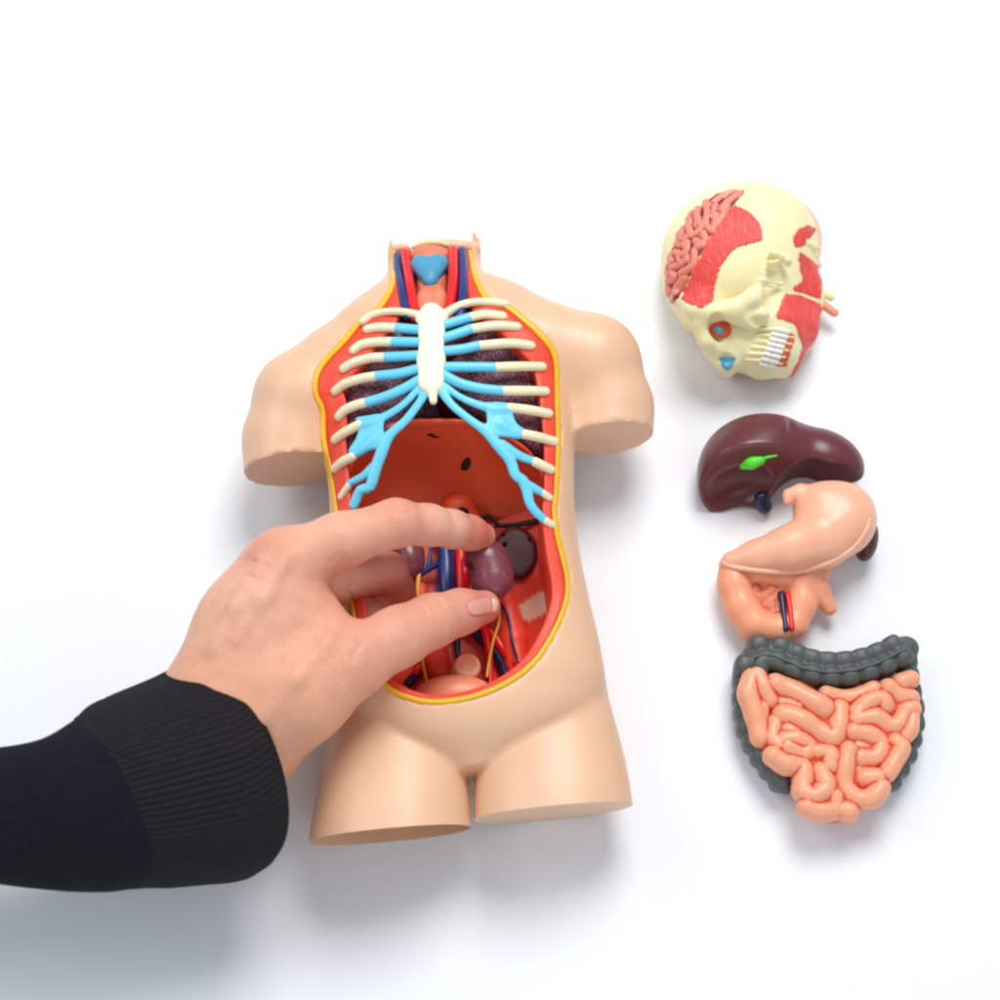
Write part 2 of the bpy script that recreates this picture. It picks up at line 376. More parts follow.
def loft(Fd, left, right, tops, bots, k, p=2.4, cap=None, z=Zs):
    sl, X, Y, Z = Fd.box(Fd.lo, Fd.lo+Fd.n*Fd.h)
    s_ = (X-A0[0])*e_s[0]+(Y-A0[1])*e_s[1]; w_ = (X-A0[0])*e_w[0]+(Y-A0[1])*e_w[1]
    L = pchip(s_, *table(left, z)); R = pchip(s_, *table(right, z))
    tp = pchip(s_, *[np.array(a) for a in zip(*[(loc(P(450, v, z))[0], h) for v, h in tops])])
    bt = pchip(s_, *[np.array(a) for a in zip(*[(loc(P(450, v, z))[0], h) for v, h in bots])])
    a = (R-L)/2; c = (R+L)/2; b = (tp-bt)/2; cz = (tp+bt)/2
    d = ((np.abs(w_-c)/a)**p+(np.abs(Z-cz)/b)**p)**(1/p)
    d = (d-1)*np.minimum(a, b)
    if cap:
        s0 = loc(P(450, cap[0], z))[0]; s1 = loc(P(450, cap[1], z))[0]
        d = np.maximum(d, np.maximum(s0-s_, s_-s1))
    Fd.mix(sl, d.astype(np.float32), k)
loft(B, [(388, 235), (388, 262), (386, 286), (372, 306), (350, 322), (333, 338), (324, 360), (320, 400), (324, 450), (330, 500), (331, 560), (329, 620), (330, 680), (352, 718), (392, 750), (448, 774)],
     [(480, 235), (481, 262), (486, 284), (503, 298), (535, 310), (556, 325), (568, 350), (572, 400), (574, 450), (574, 500), (577, 540), (589, 600), (601, 650), (604, 690), (586, 722), (546, 750), (494, 774)],
     [(235, 112), (285, 122), (310, 136), (350, 150), (420, 154), (500, 146), (580, 132), (650, 126), (700, 122), (745, 112), (775, 88)],
     [(235, 34), (285, 20), (330, 0), (450, 0), (560, 6), (640, 0), (775, 0)], 0, cap=(249, 774))
# shoulders and upper arms
down = Vector(e_s); pl = P(283, 452, 115); pr = P(618, 420, 115)
for a, pc, dn in (([((347, 374, 90), 42), ((304, 402, 80), 47), ((293, 440, 70), 47), ((291, 500, 66), 45)], pl, down+Vector((0.05, 0, -0.12))),
                  ([((548, 354, 90), 42), ((590, 366, 82), 47), ((607, 408, 72), 44), ((612, 500, 66), 42)], pr, down+Vector((0, 0, -0.12)))):
    A = Field(lo, hi, 2.5); A.chain([P(*p) for p, r in a], [r for p, r in a], k=8); A.half(pc, dn)
    B.mix((slice(None),)*3, A.f, 10)
B.chain([P(394, 320, 92), P(338, 366, 88), P(306, 398, 80)], [24, 36, 44], k=15)
B.chain([P(478, 314, 92), P(538, 350, 90), P(588, 364, 82)], [24, 43, 47], k=15)
# thighs
loft(B, [(336, 640), (334, 690), (326, 730), (317, 780), (308, 835), (302, 900)], [(420, 640), (440, 690), (458, 735), (467, 775), (470, 825), (471, 900)],
     [(640, 60), (690, 84), (740, 98), (800, 108), (900, 114)], [(640, 0), (900, 0)], 4.5, cap=(640, 900), p=2.2)
loft(B, [(520, 640), (500, 690), (483, 735), (475, 775), (474, 820), (474, 900)], [(598, 640), (610, 690), (620, 730), (629, 770), (634, 805), (640, 900)],
     [(640, 60), (690, 84), (740, 98), (800, 108), (900, 114)], [(640, 0), (900, 0)], 4.5, cap=(640, 900), p=2.2)
B.floor(0.5)
BODY = B.f.copy()
def cast_body(pts, dz=0.0):
    f = B.f; B.f = BODY; p = B.cast([q[0] for q in pts], [q[1] for q in pts]); B.f = f
    p[:, 2] += dz; return p

# outline of the opening: (u, v, width of the red band)
OUT = [(391, 250, 4), (391, 270, 6), (390, 286, 12), (377, 307, 20), (360, 319, 24), (342, 340, 26), (321, 363, 27), (314, 380, 28), (315, 396, 27),
       (321, 410, 22), (322, 438, 20), (327, 466, 17), (332, 500, 15), (339, 540, 13), (347, 590, 12), (358, 640, 11), (375, 675, 9), (393, 692, 8), (413, 700, 7),
       (435, 703, 6), (468, 699, 6), (503, 686, 7), (534, 664, 9), (556, 631, 11), (568, 600, 13), (569, 578, 14), (564, 555, 13), (559, 534, 11), (556, 510, 10),
       (558, 490, 10), (560, 444, 12), (559, 402, 15), (558, 366, 20), (552, 346, 22), (532, 324, 22), (507, 304, 20), (489, 298, 16), (479, 282, 10), (475, 268, 6), (472, 250, 4)]
q = smooth_path([np.array(a, float) for a in OUT], 5)
ctr = q[:, :2]; tan = np.gradient(ctr, axis=0); tan /= np.linalg.norm(tan, axis=1)[:, None]
nin = np.column_stack([tan[:, 1], -tan[:, 0]])     # inward in image space
if in_poly(np.array([ctr[60, 0]+nin[60, 0]*8]), np.array([ctr[60, 1]+nin[60, 1]*8]), ctr)[0] == False: nin = -nin
O0 = ctr; O1 = ctr+nin*4.0; wd = np.maximum(q[:, 2:3], 4.7); O2 = ctr+nin*(wd+4)
W0 = cast_body(O0); 
# cut the opening out of the body
sl, X, Y, Z = B.box(B.lo, B.lo+B.n*B.h)
gx, gy = np.meshgrid(B.ax[0], B.ax[1], indexing='ij')
pw = np.vstack([W0[:, :2]+(W0[:, :2]-W0[:, :2].mean(0))*0])
pw = np.vstack([pw, pw[-1]+[0, 60], pw[0]+[0, 60]])
ptsg = np.column_stack([gx.ravel(), gy.ravel()]); dm = np.full(len(ptsg), 1e9)
for i in range(len(pw)):
    a = pw[i]; b = pw[(i+1) % len(pw)]; d = b-a; tt = np.clip(((ptsg-a)@d)/(d@d+1e-9), 0, 1)
    dm = np.minimum(dm, np.linalg.norm(ptsg-a-tt[:, None]*d, axis=1))
sd = np.where(in_poly(ptsg[:, 0], ptsg[:, 1], pw), -dm, dm).reshape(gx.shape)[:, :, None]
B.mix(sl, np.maximum(sd+0.5, 14.0-Z).astype(np.float32)+0*X, 0, 'sub')
Vb, Fb = B.mesh(2)
me = bpy.data.meshes.new('tmp'); me.from_pydata(Vb.tolist(), [], Fb.tolist())
for pc, dn, ok in ((pl, down+Vector((0.05, 0, -0.12)), Vb[:, 0] < P(331, 460, 50)[0]), (pr, down+Vector((0, 0, -0.12)), Vb[:, 0] > P(576, 440, 50)[0])):
    dn = np.array(dn.normalized()); q_ = (Vb-pc)@dn; ok = ok & (q_ > -1.3) & (q_ < 6)
    Vb[ok] -= q_[ok][:, None]*dn
me = bpy.data.meshes.new('tmp'); me.from_pydata(Vb.tolist(), [], Fb.tolist())
bm = bmesh.new(); bm.from_mesh(me)
def cut(bm, co, no, test):
    fs = [f for f in bm.faces if test(f.calc_center_median())]
    geom = fs+list({e for f in fs for e in f.edges})+list({v for f in fs for v in f.verts})
    r = bmesh.ops.bisect_plane(bm, geom=geom, plane_co=co, plane_no=no, clear_outer=True)
    es = [e for e in r['geom_cut'] if isinstance(e, bmesh.types.BMEdge) and e.is_boundary]
    f = bmesh.ops.holes_fill(bm, edges=es, sides=0)['faces']
    for x in f: x.material_index = 1; x.smooth = False
    for e in {e for x in f for e in x.edges}: e.smooth = False
    return f
for f in bm.faces: f.smooth = True
tl = P(388, 829, 104); tr = P(556, 806, 104)
sx = lambda u, z=70: P(u, 500, z)[0]
for f in bm.faces:
    c = f.calc_center_median(); n = f.normal
    for pc, dn, ok in ((pl, down+Vector((0.05, 0, -0.12)), c.x < P(331, 460, 50)[0]), (pr, down+Vector((0, 0, -0.12)), c.x > P(575, 440, 50)[0])):
        if ok and abs((c-Vector(pc)).dot(dn)) < 1.0 and n.dot(dn.normalized()) > 0.96: f.material_index = 1; f.smooth = False
mid = P(471, 800, 50)[0]
cut(bm, tl, (down+Vector((0, 0, -0.13))).normalized(), lambda c: c.x < mid and c.y < tl[1]+60)
cut(bm, tr, (down+Vector((0, 0, -0.13))).normalized(), lambda c: c.x >= mid and c.y < tr[1]+60)
bmesh.ops.delete(bm, geom=[v for v in bm.verts if not v.link_faces], context='VERTS')
base = world_base(torso)
for v in bm.verts: v.co = (v.co-Vector(base))*S
me2 = bpy.data.meshes.new('body_shell'); bm.to_mesh(me2); bm.free()
me2.materials.append(M['skin_plastic']); me2.materials.append(M['cut_plastic'])
o = bpy.data.objects.new('body_shell', me2); SC.collection.objects.link(o); o.parent = torso

# edge of fat and band of muscle, then the wall of the cavity
def strip(rings, closed=False):
    n = len(rings[0]); V = np.concatenate(rings); F = []
    for r in range(len(rings)-1):
        for i in range(n-1 if not closed else n):
            j = (i+1) % n; F.append([r*n+i, r*n+j, (r+1)*n+j, (r+1)*n+i])
    return V, F
W0b = cast_body(O0-nin*1.2)
W1 = cast_body(O1)
def lift(p, dz): p = p.copy(); p[:, 2] += dz; return p
V, F = strip([lift(W0b, -2.0), lift(W0b, 0.5), lift(cast_body(O0+nin*1.0), 0.9), lift(cast_body(O0+nin*3.0), 0.8), lift(W1, 0.0), lift(W1, -8)])
mesh_obj('fat_edge', V, F, M['fat'], torso)
Wm = [cast_body(O1+nin*((wd+4-4.0)*f)) for f in (0, 0.08, 0.35, 0.7, 0.92, 1.0)]
dzs = (-3.0, -0.9, -2.2, -3.2, -3.8, -5.5)
low = Wm[-1].copy(); cc = low.mean(0)
r1 = low.copy(); r1[:, :2] += (cc[:2]-low[:, :2])*0.01; r1[:, 2] = low[:, 2]*0.62+14*0.38
r2 = low.copy(); r2[:, :2] += (cc[:2]-low[:, :2])*0.04; r2[:, 2] = 34
r3 = low.copy(); r3[:, :2] += (cc[:2]-low[:, :2])*0.16; r3[:, 2] = 25
r4 = low.copy(); r4[:, :2] += (cc[:2]-low[:, :2])*0.5; r4[:, 2] = 22
r5 = low.copy(); r5[:, :2] += (cc[:2]-low[:, :2])*0.95; r5[:, 2] = 21
V, F = strip([lift(a, d) for a, d in zip(Wm, dzs)]+[r1, r2, r3, r4, r5])
uu, vv = proj(V); pale = in_poly(uu+2*np.sin(vv), vv+2*np.sin(uu*1.3), [(521, 596), (540, 590), (557, 584), (557, 606), (545, 612), (527, 617), (521, 608)]).astype(float)
mesh_obj('muscle_wall', V, F, M['muscle'], torso, attrs={'pale': pale*0})
# back wall of the belly as a finer sheet, with the pale patch of the muscle sheath
V = []; F = []; nu, nv = 130, 120
for j in range(nv+1):
    for i in range(nu+1):
        u = 345+i*(222/nu); v = 500+j*(205/nv)
        x = (u-456)/112.0
        z = 24+46*abs(x)**2.6+26*max(0, (v-640)/60)**2
        V.append(P(u, v, z))
V = np.array(V)
for j in range(nv):
    for i in range(nu): F.append((j*(nu+1)+i, (j+1)*(nu+1)+i, (j+1)*(nu+1)+i+1, j*(nu+1)+i+1))
F = np.array(F); uu, vv = proj(V)
wpoly = np.vstack([O0+nin*1.5])
keep = in_poly(uu, vv, wpoly); F = F[keep[F].all(1)]
pale = 0
for k in range(24):
    a_ = k*2.4; r_ = 3.2*math.sqrt((k+0.5)/24); us = uu+r_*math.cos(a_)+1.1*np.sin(vv*0.9+uu*0.5); vs = vv+r_*math.sin(a_)*0.6+0.9*np.sin(uu*1.1)
    pale = pale+in_poly(us, vs, [(519, 606), (538, 593), (568, 580), (568, 602), (545, 613), (528, 622), (521, 616)])/24.0
mesh_obj('abdominal_wall', V, F, M['muscle'], torso, attrs={'pale': pale})

# ---- neck
def zsurf(u, v, dz): return cast_body([(u, v)], dz)[0]
neckz = -7.0
def onbody(pts, dz): return [zsurf(p[0], p[1], dz) for p in pts]
tube('jugular_vein', onbody([(397, 254), (398, 270), (402, 290), (407, 314)], -3), 4.3, M['vein'], torso)
tube('carotid_artery', onbody([(405, 251), (407, 265), (411, 290), (415, 316)], -3), 4.8, M['artery'], torso)
tube('jugular_vein', onbody([(462, 249), (463, 265), (463, 290), (460, 314)], -3), 4.6, M['vein'], torso)
tube('carotid_artery', onbody([(453, 248), (453, 270), (452, 290), (448, 314)], -4), 5.2, M['artery'], torso)
fl = Field(*bounds(UV([(385, 235, 60), (490, 340, 140)]), (12, 16, 26)), 1.2)
fl.chain(onbody([(431, 262), (431, 300), (432, 330)], -18), [16, 15.5, 15], 3)
fl.ell(zsurf(424, 300, -9), (9, 19, 8), 3); fl.ell(zsurf(438, 298, -9), (9, 19, 8), 3)
fl.ell(zsurf(430, 250, -12), (22, 12, 12), 4)
V, F = fl.mesh(1); mesh_obj('windpipe', V, F, M['thyroid'], torso)
fl = Field(*bounds(UV([(385, 240, 60), (490, 340, 130)]), (12, 16, 26)), 1.5)
for a_, b_, r_ in (((402, 260), (410, 320), 9), ((459, 258), (456, 320), 11)): fl.cone(zsurf(*a_, -16), zsurf(*b_, -24), r_, r_+3, 4)
fl.cone(zsurf(430, 262, -34), zsurf(432, 322, -36), 22, 30, 4)
V, F = fl.mesh(1); mesh_obj('neck_muscle', V, F, M['heart'], torso)
fl = Field(*bounds([zsurf(430, 268, -2)], (30, 36, 22)), 0.9)
c0 = zsurf(430, 268, -4)
fl.cone(zsurf(421, 263, -4), zsurf(430, 279, -4), 10.5, 6.5, 3); fl.cone(zsurf(438, 262, -4), zsurf(430, 279, -4), 10.5, 6.5, 3)
fl.cone(zsurf(430, 262, 2), zsurf(430, 276, 1), 4, 3, 5)
fl.cone(zsurf(422, 277, 5), zsurf(439, 275.5, 5), 1.4, 1.4, 1.5, 'sub')
V, F = fl.mesh(1); mesh_obj('larynx', V, F, M['larynx'], torso)
fl = Field(*bounds(UV([(385, 225, 60), (490, 262, 130)]), (8, 8, 12)), 1.2)
for (u, v, z, r) in ((446, 250, 92, (26, 9, 14)), (396, 252, 88, (7, 6, 9)), (403, 251, 90, (9, 6, 10)), (464, 250, 90, (11, 8, 12)), (474, 250, 88, (7, 8, 10))):
    fl.ell(P(u, v, z), r, 5)
fl.cone(P(478, 252, 84), P(479, 241, 88), 2.6, 1.6, 3)
V, F = fl.mesh(1); mesh_obj('tongue_root', V, F, M['peach_light'], torso)
tube('epiglottis', UV([(414, 247, 104), (424, 243, 107), (436, 242, 108), (446, 245, 104)]), [3, 4.5, 4.5, 3], M['cream'], torso)

# ---- rib cage
def Z1(x, y): return (300+x/3.571, 220+y/3.571)
def Z5(x, y): return (320+x/7.143, 400+y/7.143)
def Z6(x, y): return (440+x/7.143, 400+y/7.143)
def rib(bone, cart, r=4.8, dz=-1.5):
    b = onbody(bone, dz)
    o = tube('rib', b, [r*0.95]+[r]*(len(b)-1), M['bone'], torso, zs=0.85)
    if cart:
        c = [b[-1]]+onbody(cart, dz); tube('rib_cartilage', c, [r+0.15]*len(c), M['cartilage'], o, zs=0.85)
    return o
ribs = [([(240, 387), (280, 380), (345, 382)], [(385, 386), (432, 390)]),
        ([(190, 462), (220, 442), (270, 433), (330, 432)], [(380, 433), (432, 434)]),
        ([(155, 527), (190, 507), (250, 490), (305, 487)], [(370, 484), (432, 480)]),
        ([(125, 608), (160, 582), (220, 563), (275, 554)], [(350, 546), (432, 526)]),
        ([(138, 698), (160, 676), (200, 658), (240, 648)], [(300, 630), (370, 600), (436, 562)]),
        ([(125, 780), (160, 755), (212, 728)], None), ([(125, 884), (150, 862), (188, 842)], None),
        ([(724, 340), (660, 334), (605, 345)], [(560, 358), (512, 372)]),
        ([(775, 378), (700, 374), (610, 386)], [(560, 404), (508, 420)]),
        ([(825, 445), (750, 437), (635, 446)], [(580, 458), (508, 466)]),
        ([(865, 520), (780, 520), (692, 523)], [(600, 522), (508, 522)]),
        ([(876, 608), (800, 607), (717, 607)], [(640, 598), (570, 580), (512, 550)]),
        ([(888, 688), (820, 676), (750, 668)], None), ([(908, 788), (850, 772), (800, 762)], None), ([(895, 888), (840, 862)], None)]
for b_, c_ in ribs: rib([Z1(*p) for p in b_], [Z1(*p) for p in c_] if c_ else None)
rib([Z5(150, 685), Z5(205, 605)], None, 3.6); rib([Z6(782, 692), Z6(735, 660)], None, 3.6); rib([Z6(800, 885), Z6(755, 858)], None, 3.8)
tube('collarbone', onbody([Z1(225, 362), Z1(262, 338), Z1(330, 326), Z1(400, 334), Z1(445, 350)], 0), [4.4, 4, 3.6, 4, 5], M['bone'], torso)
tube('collarbone', onbody([Z1(735, 300), Z1(640, 292), Z1(570, 306), Z1(515, 338)], 0), [4, 4, 4, 4.6], M['bone'], torso)
fl = Field(*bounds(onbody([Z1(470, 300), Z1(475, 665)], 0), (24, 12, 16)), 1.0)
fl.chain(onbody([Z1(468, 322), Z1(470, 345), Z1(470, 400), Z1(468, 500), Z1(468, 580)], 0), [8, 13, 11.5, 12.5, 12], 5, zs=0.5)
fl.chain(onbody([Z1(430, 352), Z1(470, 350), Z1(512, 345)], 0), [4.5, 6, 4.5], 4)
fl.chain(onbody([Z1(470, 590), Z1(476, 645)], -1), [6, 3.6], 3)
V, F = fl.mesh(1); mesh_obj('breastbone', V, F, M['sternum'], torso)
def arch(name, paths, plate):
    allp = [p for pth, r in paths for p in pth]
    w_ = onbody(allp, 0); fl = Field(*bounds(w_, (12, 12, 9)), 0.9)
    for pth, r in paths:
        pp = smooth_path(onbody(pth, -1.5), 3); rr = np.interp(np.linspace(0, 1, len(pp)), np.linspace(0, 1, len(pth)), r)
        fl.chain(pp, list(rr), 0.25, zs=0.6)
    # the broad plate: a slab of even thickness following the chest
    pw_ = np.array(onbody(plate, -1.5)); A_ = np.c_[pw_[:, :2], np.ones(len(pw_))]; co_ = np.linalg.lstsq(A_, pw_[:, 2], rcond=None)[0]
    X, Y, Z = np.meshgrid(*fl.ax, indexing='ij'); q2 = np.column_stack([X[:, :, 0].ravel(), Y[:, :, 0].ravel()]); dm = np.full(len(q2), 1e9)
    for i in range(len(pw_)):
        a = pw_[i, :2]; b = pw_[(i+1) % len(pw_), :2]; d = b-a; tt = np.clip(((q2-a)@d)/(d@d+1e-9), 0, 1)
        dm = np.minimum(dm, np.linalg.norm(q2-a-tt[:, None]*d, axis=1))
    sd2 = np.where(in_poly(q2[:, 0], q2[:, 1], pw_[:, :2]), -dm, dm).reshape(X.shape[:2])[:, :, None]
    zz = np.abs(Z-(co_[0]*X+co_[1]*Y+co_[2]))-0.3
    ex = np.maximum(sd2+0.5, 0); ez = np.maximum(zz, 0); sl = np.sqrt(ex**2+ez**2)+np.minimum(np.maximum(sd2+0.5, zz), 0)-2.1
    fl.mix((slice(None),)*3, sl.astype(np.float32), 3.0)
    V, F = fl.mesh(3); return mesh_obj(name, V, F, M['cartilage'], torso)
arch('costal_arch', [
    ([Z1(452, 590), Z1(432, 640), Z1(375, 715), Z1(320, 765), Z1(290, 830), Z1(268, 890), Z1(250, 950), Z5(290, 640), Z5(240, 745)], [5.5, 4, 4.2, 5, 5.6, 5.5, 5, 5, 4.6]),
    ([Z1(436, 585), Z1(370, 655), Z1(300, 700), Z1(240, 722), Z1(215, 728)], [3.6, 3.6, 4.2, 4.4, 4.0]),
    ([Z1(265, 780), Z1(225, 815), Z1(192, 838)], [5.4, 4.6, 3.8]),
    ([Z1(262, 880), Z1(225, 912), Z5(225, 582), Z5(205, 605)], [5, 4, 3.7, 3.5])],
    [Z5(*p) for p in ((262, 130), (400, 108), (445, 140), (440, 235), (420, 330), (330, 345), (240, 385), (212, 360), (262, 280), (288, 205))])
arch('costal_arch', [
    ([Z1(498, 595), Z1(540, 655), Z1(600, 705), Z1(660, 750), Z1(705, 800), Z1(750, 855), Z1(768, 905), Z6(590, 570), Z6(620, 640), Z6(640, 730), Z6(690, 800), Z6(750, 855)], [5, 4, 4, 4.6, 5.4, 5.2, 4.8, 5.2, 5, 4.4, 4.2, 4]),
    ([Z1(512, 585), Z1(570, 628), Z1(640, 658), Z1(700, 672), Z1(748, 670)], [3.4, 3.4, 4.2, 5, 4]),
    ([Z1(715, 725), Z1(760, 752), Z1(800, 762)], [6, 4.6, 3.9]),
    ([Z1(720, 800), Z1(780, 838), Z1(840, 860)], [5.5, 4.6, 3.8]),
    ([Z6(600, 590), Z6(670, 625), Z6(735, 660)], [5, 4.4, 3.6])],
    [Z6(*p) for p in ((505, 30), (400, 20), (340, 30), (345, 120), (345, 165), (320, 190), (360, 245), (410, 240), (560, 262), (592, 215), (540, 170), (512, 110))])

# ---- chest contents
def lung(parts, pa, pb, pc):
    cs = [P(*p[0]) for p in parts]; fl = Field(*bounds(cs, (58, 75, 52)), 2.2)
    for c, p in zip(cs, parts): fl.ell(c, p[1], 10)
    a, b, c = P(*pa), P(*pb), P(*pc); n = np.cross(b-a, c-a); n = n if n[1] < 0 else -n
    fl.half(a, n, 6); fl.half((0, 0, 137), (0, 0, 1), 4)
    V, F = fl.mesh(2); return mesh_obj('lung', V, F, M['lung'], torso)
lung([((392, 355, 92), (44, 44, 44)), ((388, 410, 84), (50, 80, 50)), ((368, 450, 76), (34, 60, 50))], (430, 410, 126), (343, 464, 106), (425, 452, 30))
lung([((492, 355, 92), (42, 46, 44)), ((500, 410, 84), (50, 80, 50)), ((520, 450, 76), (34, 60, 50))], (470, 410, 126), (550, 464, 106), (475, 452, 30))
fl = Field(*bounds([P(452, 390, 88)], (55, 75, 48)), 2)
fl.ell(P(455, 378, 88), (36, 42, 34), 4); fl.ell(P(442, 340, 88), (22, 30, 28), 10)
V, F = fl.mesh(2); mesh_obj('heart', V, F, M['heart'], torso)
tube('vein_branch', UV([(375, 330, 122), (395, 318, 128), (412, 320, 126), (425, 326, 120)]), [4, 4.5, 5, 4], M['navy'], torso)
tube('vein_branch', UV([(508, 316, 122), (480, 310, 126), (455, 318, 124), (445, 328, 120)]), [4, 4.5, 5, 4], M['navy'], torso)
V_ = []; F_ = []
tube('artery_branch', UV([(448, 348, 120), (470, 342, 122), (492, 336, 118)]), [4, 4, 3], M['artery'], torso)
tube('artery_branch', UV([(452, 386, 112), (470, 380, 116), (488, 370, 112)]), [4.5, 4.5, 3], M['heart'], torso)

# ---- diaphragm: a vaulted sheet whose hollow side faces the camera
lip = smooth_path(np.array([(343, 508, 96), (350, 470, 106), (368, 440, 118), (398, 424, 126), (438, 421, 130), (480, 424, 128), (508, 438, 122), (532, 456, 112), (546, 484, 102), (550, 516, 92)], float), 5)
bot = smooth_path(np.array([(342, 532, 40), (350, 534, 34), (368, 536, 28), (398, 534, 24), (438, 525, 26), (480, 522, 26), (508, 522, 26), (528, 522, 30), (543, 524, 36), (550, 526, 44)], float), 5)
rows = 18; V = []; F = []; n = len(lip)
LW = P(lip[:, 0], lip[:, 1], lip[:, 2]); BW = P(bot[:, 0], bot[:, 1], bot[:, 2])
for j in range(rows+1):
    t_ = j/rows
    for i in range(n):
        s_ = i/(n-1); bul = math.sin(math.pi*t_)**0.8*17*(0.35+0.65*math.sin(math.pi*s_))
        crest = 6*math.exp(-((s_-0.52)/0.06)**2)*math.sin(math.pi*t_)
        p = LW[i]*(1-t_)+BW[i]*t_+np.array([0, bul*0.9, -bul*0.35]); p[2] += crest; V.append(p)
for j in range(rows):
    for i in range(n-1): F.append([j*n+i, (j+1)*n+i, (j+1)*n+i+1, j*n+i+1])
V = np.array(V); o = mesh_obj('diaphragm', V, F, M['diaphragm'], torso)
md = o.modifiers.new('thick', 'SOLIDIFY'); md.thickness = 3*S; md.offset = 0
tube('diaphragm_rim', LW+np.array([0, 0, 1.0]), 1.9, M['diaphragm_lip'], o, n=1)
from mathutils.bvhtree import BVHTree
bvh = BVHTree.FromPolygons([Vector(a) for a in V], F)
def on_dia(u, v, off=1.6):
    d = Vector(P(u, v, 0)-CAM).normalized(); h = bvh.ray_cast(Vector(CAM), d)
    return np.array(h[0])-np.array(d)*off
def hole(u, v, a, b, rot):
    c = on_dia(u, v); V = [on_dia(u, v, 2.3)]; k = 20
    for i in range(k):
        th = 2*math.pi*i/k; x = a*math.cos(th); y = b*math.sin(th)
        V.append(on_dia(u+x*math.cos(rot)-y*math.sin(rot), v+x*math.sin(rot)+y*math.cos(rot), 2.3))
    rim = V[1:]+V[1:3]
    oo = mesh_obj('diaphragm_opening', V, [[0, i+1, (i+1) % k+1] for i in range(k)], M['dark'], o)
    tube('opening_rim', rim, 0.7, M['diaphragm'], oo, seg=6, n=1) if False else None
hole(432.5, 434.5, 7.5, 3.0, 0.35); hole(465.5, 464, 5.2, 7.2, 0.35)
tube('diaphragm_opening_edge', [on_dia(465.5-5.4*math.cos(a)*0.94+7*math.sin(a)*0.34*-1, 464+7.6*math.sin(a), 2.2) for a in np.linspace(-2.0, 1.6, 9)], 0.9, M['diaphragm_lip'], o, seg=6)
# crura and fixing holes below the vault
fl = Field(*bounds(UV([(425, 490, 30), (500, 560, 30)]), (10, 14, 34)), 1.3)
fl.chain(UV([(440, 540, 34), (456, 508, 44), (462, 506, 44), (478, 524, 40), (492, 540, 30)]), [7, 12, 11, 6, 5], 5)
V, F = fl.mesh(1); crus = mesh_obj('diaphragm_stalk', V, F, M['diaphragm_lip'], torso)
tube('stalk_opening', UV([(459, 511, 54), (463, 509, 56), (467, 512, 54)]), 1.9, M['dark'], crus)
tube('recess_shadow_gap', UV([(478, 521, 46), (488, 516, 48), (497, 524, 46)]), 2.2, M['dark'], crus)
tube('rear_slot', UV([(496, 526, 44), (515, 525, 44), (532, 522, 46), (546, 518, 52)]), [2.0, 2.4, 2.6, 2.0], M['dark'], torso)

# ---- belly contents
fl = Field(*bounds(UV([(488, 520, 20), (545, 590, 70)]), (10, 10, 14)), 1.2)
fl.ell(P(516, 553, 40), (21, 27, 18), 2, rz=0.15); fl.half(P(516, 553, 50), (0.0, -0.15, 1), 2)
for (u, v) in ((503, 535), (526, 576), (505, 545), (530, 540)): fl.ell(P(u, v, 50), (2.0, 2.0, 5), 0.5, 'sub')
V, F = fl.mesh(1); mesh_obj('spleen', V, F, M['spleen'], torso)
fl = Field(*bounds([P(408, 556, 48)], (24, 30, 22)), 1.5); fl.ell(P(408, 556, 44), (16, 24, 14), 3, rz=0.2)
V, F = fl.mesh(1); mesh_obj('seated_kidney', V, F, M['kidney'], torso)
vc = tube('great_vein', UV([(443, 528, 44), (446, 560, 46), (447, 590, 46), (452, 612, 44)]), [6.5, 8, 8.5, 7.5], M['vein'], torso, seg=18)
tube('vein_branch', UV([(443, 560, 44), (430, 568, 42), (418, 576, 40)]), [3.5, 3.2, 2.4], M['vein'], vc)
tube('vein_branch', UV([(432, 545, 40), (430, 556, 42), (428, 568, 42)]), [1.6, 1.8, 2], M['vein'], vc)
tube('vein_branch', UV([(442, 578, 42), (438, 590, 42), (437, 602, 40)]), [2.8, 2.4, 1.8], M['vein'], vc)
ao = tube('aorta', UV([(460, 525, 42), (461, 560, 44), (462, 590, 44), (464, 618, 42)]), [5.5, 6, 6, 6], M['artery'], torso, seg=18)
tube('artery_branch', UV([(463, 556, 46), (466, 572, 50), (467, 586, 46)]), [3.5, 4.5, 3], M['artery'], ao)
# pelvis vessels
tube('iliac_artery', UV([(464, 612, 42), (478, 622, 42), (492, 634, 42), (505, 652, 44), (518, 668, 52)]), [6, 5.4, 5, 4.6, 4], M['artery'], torso)
tube('iliac_artery', UV([(484, 626, 46), (488, 646, 44), (490, 668, 46), (490, 686, 50)]), [4, 3.4, 3, 2.6], M['artery'], torso)
tube('iliac_artery', UV([(462, 614, 42), (445, 630, 42), (430, 650, 42), (416, 672, 48)]), [6, 5, 4.6, 4], M['artery'], torso)
tube('iliac_vein', UV([(452, 610, 38), (470, 624, 38), (483, 640, 36), (498, 656, 38), (506, 676, 46)]), [7, 6.5, 5.6, 5, 4.2], M['navy'], torso)
tube('iliac_vein', UV([(448, 612, 38), (436, 640, 36), (424, 664, 40), (408, 684, 50)]), [7, 5, 4.6, 4.4], M['navy'], torso)
tube('iliac_vein', UV([(456, 630, 34), (457, 642, 36), (458, 656, 40)]), [3, 3, 2.6], M['navy'], torso)
tube('iliac_vein', UV([(491, 652, 42), (490, 668, 44), (489, 684, 50)]), [2.6, 2.8, 2.4], M['navy'], torso)
tube('nerve', UV([(499, 606, 50), (499, 622, 52), (493, 642, 54), (489, 662, 54), (487, 676, 56)]), 1.5, M['nerve'], torso, seg=8)
tube('nerve', UV([(500, 684, 60), (506, 676, 64), (514, 671, 68), (522, 670, 72)]), 1.4, M['nerve'], torso, seg=8)
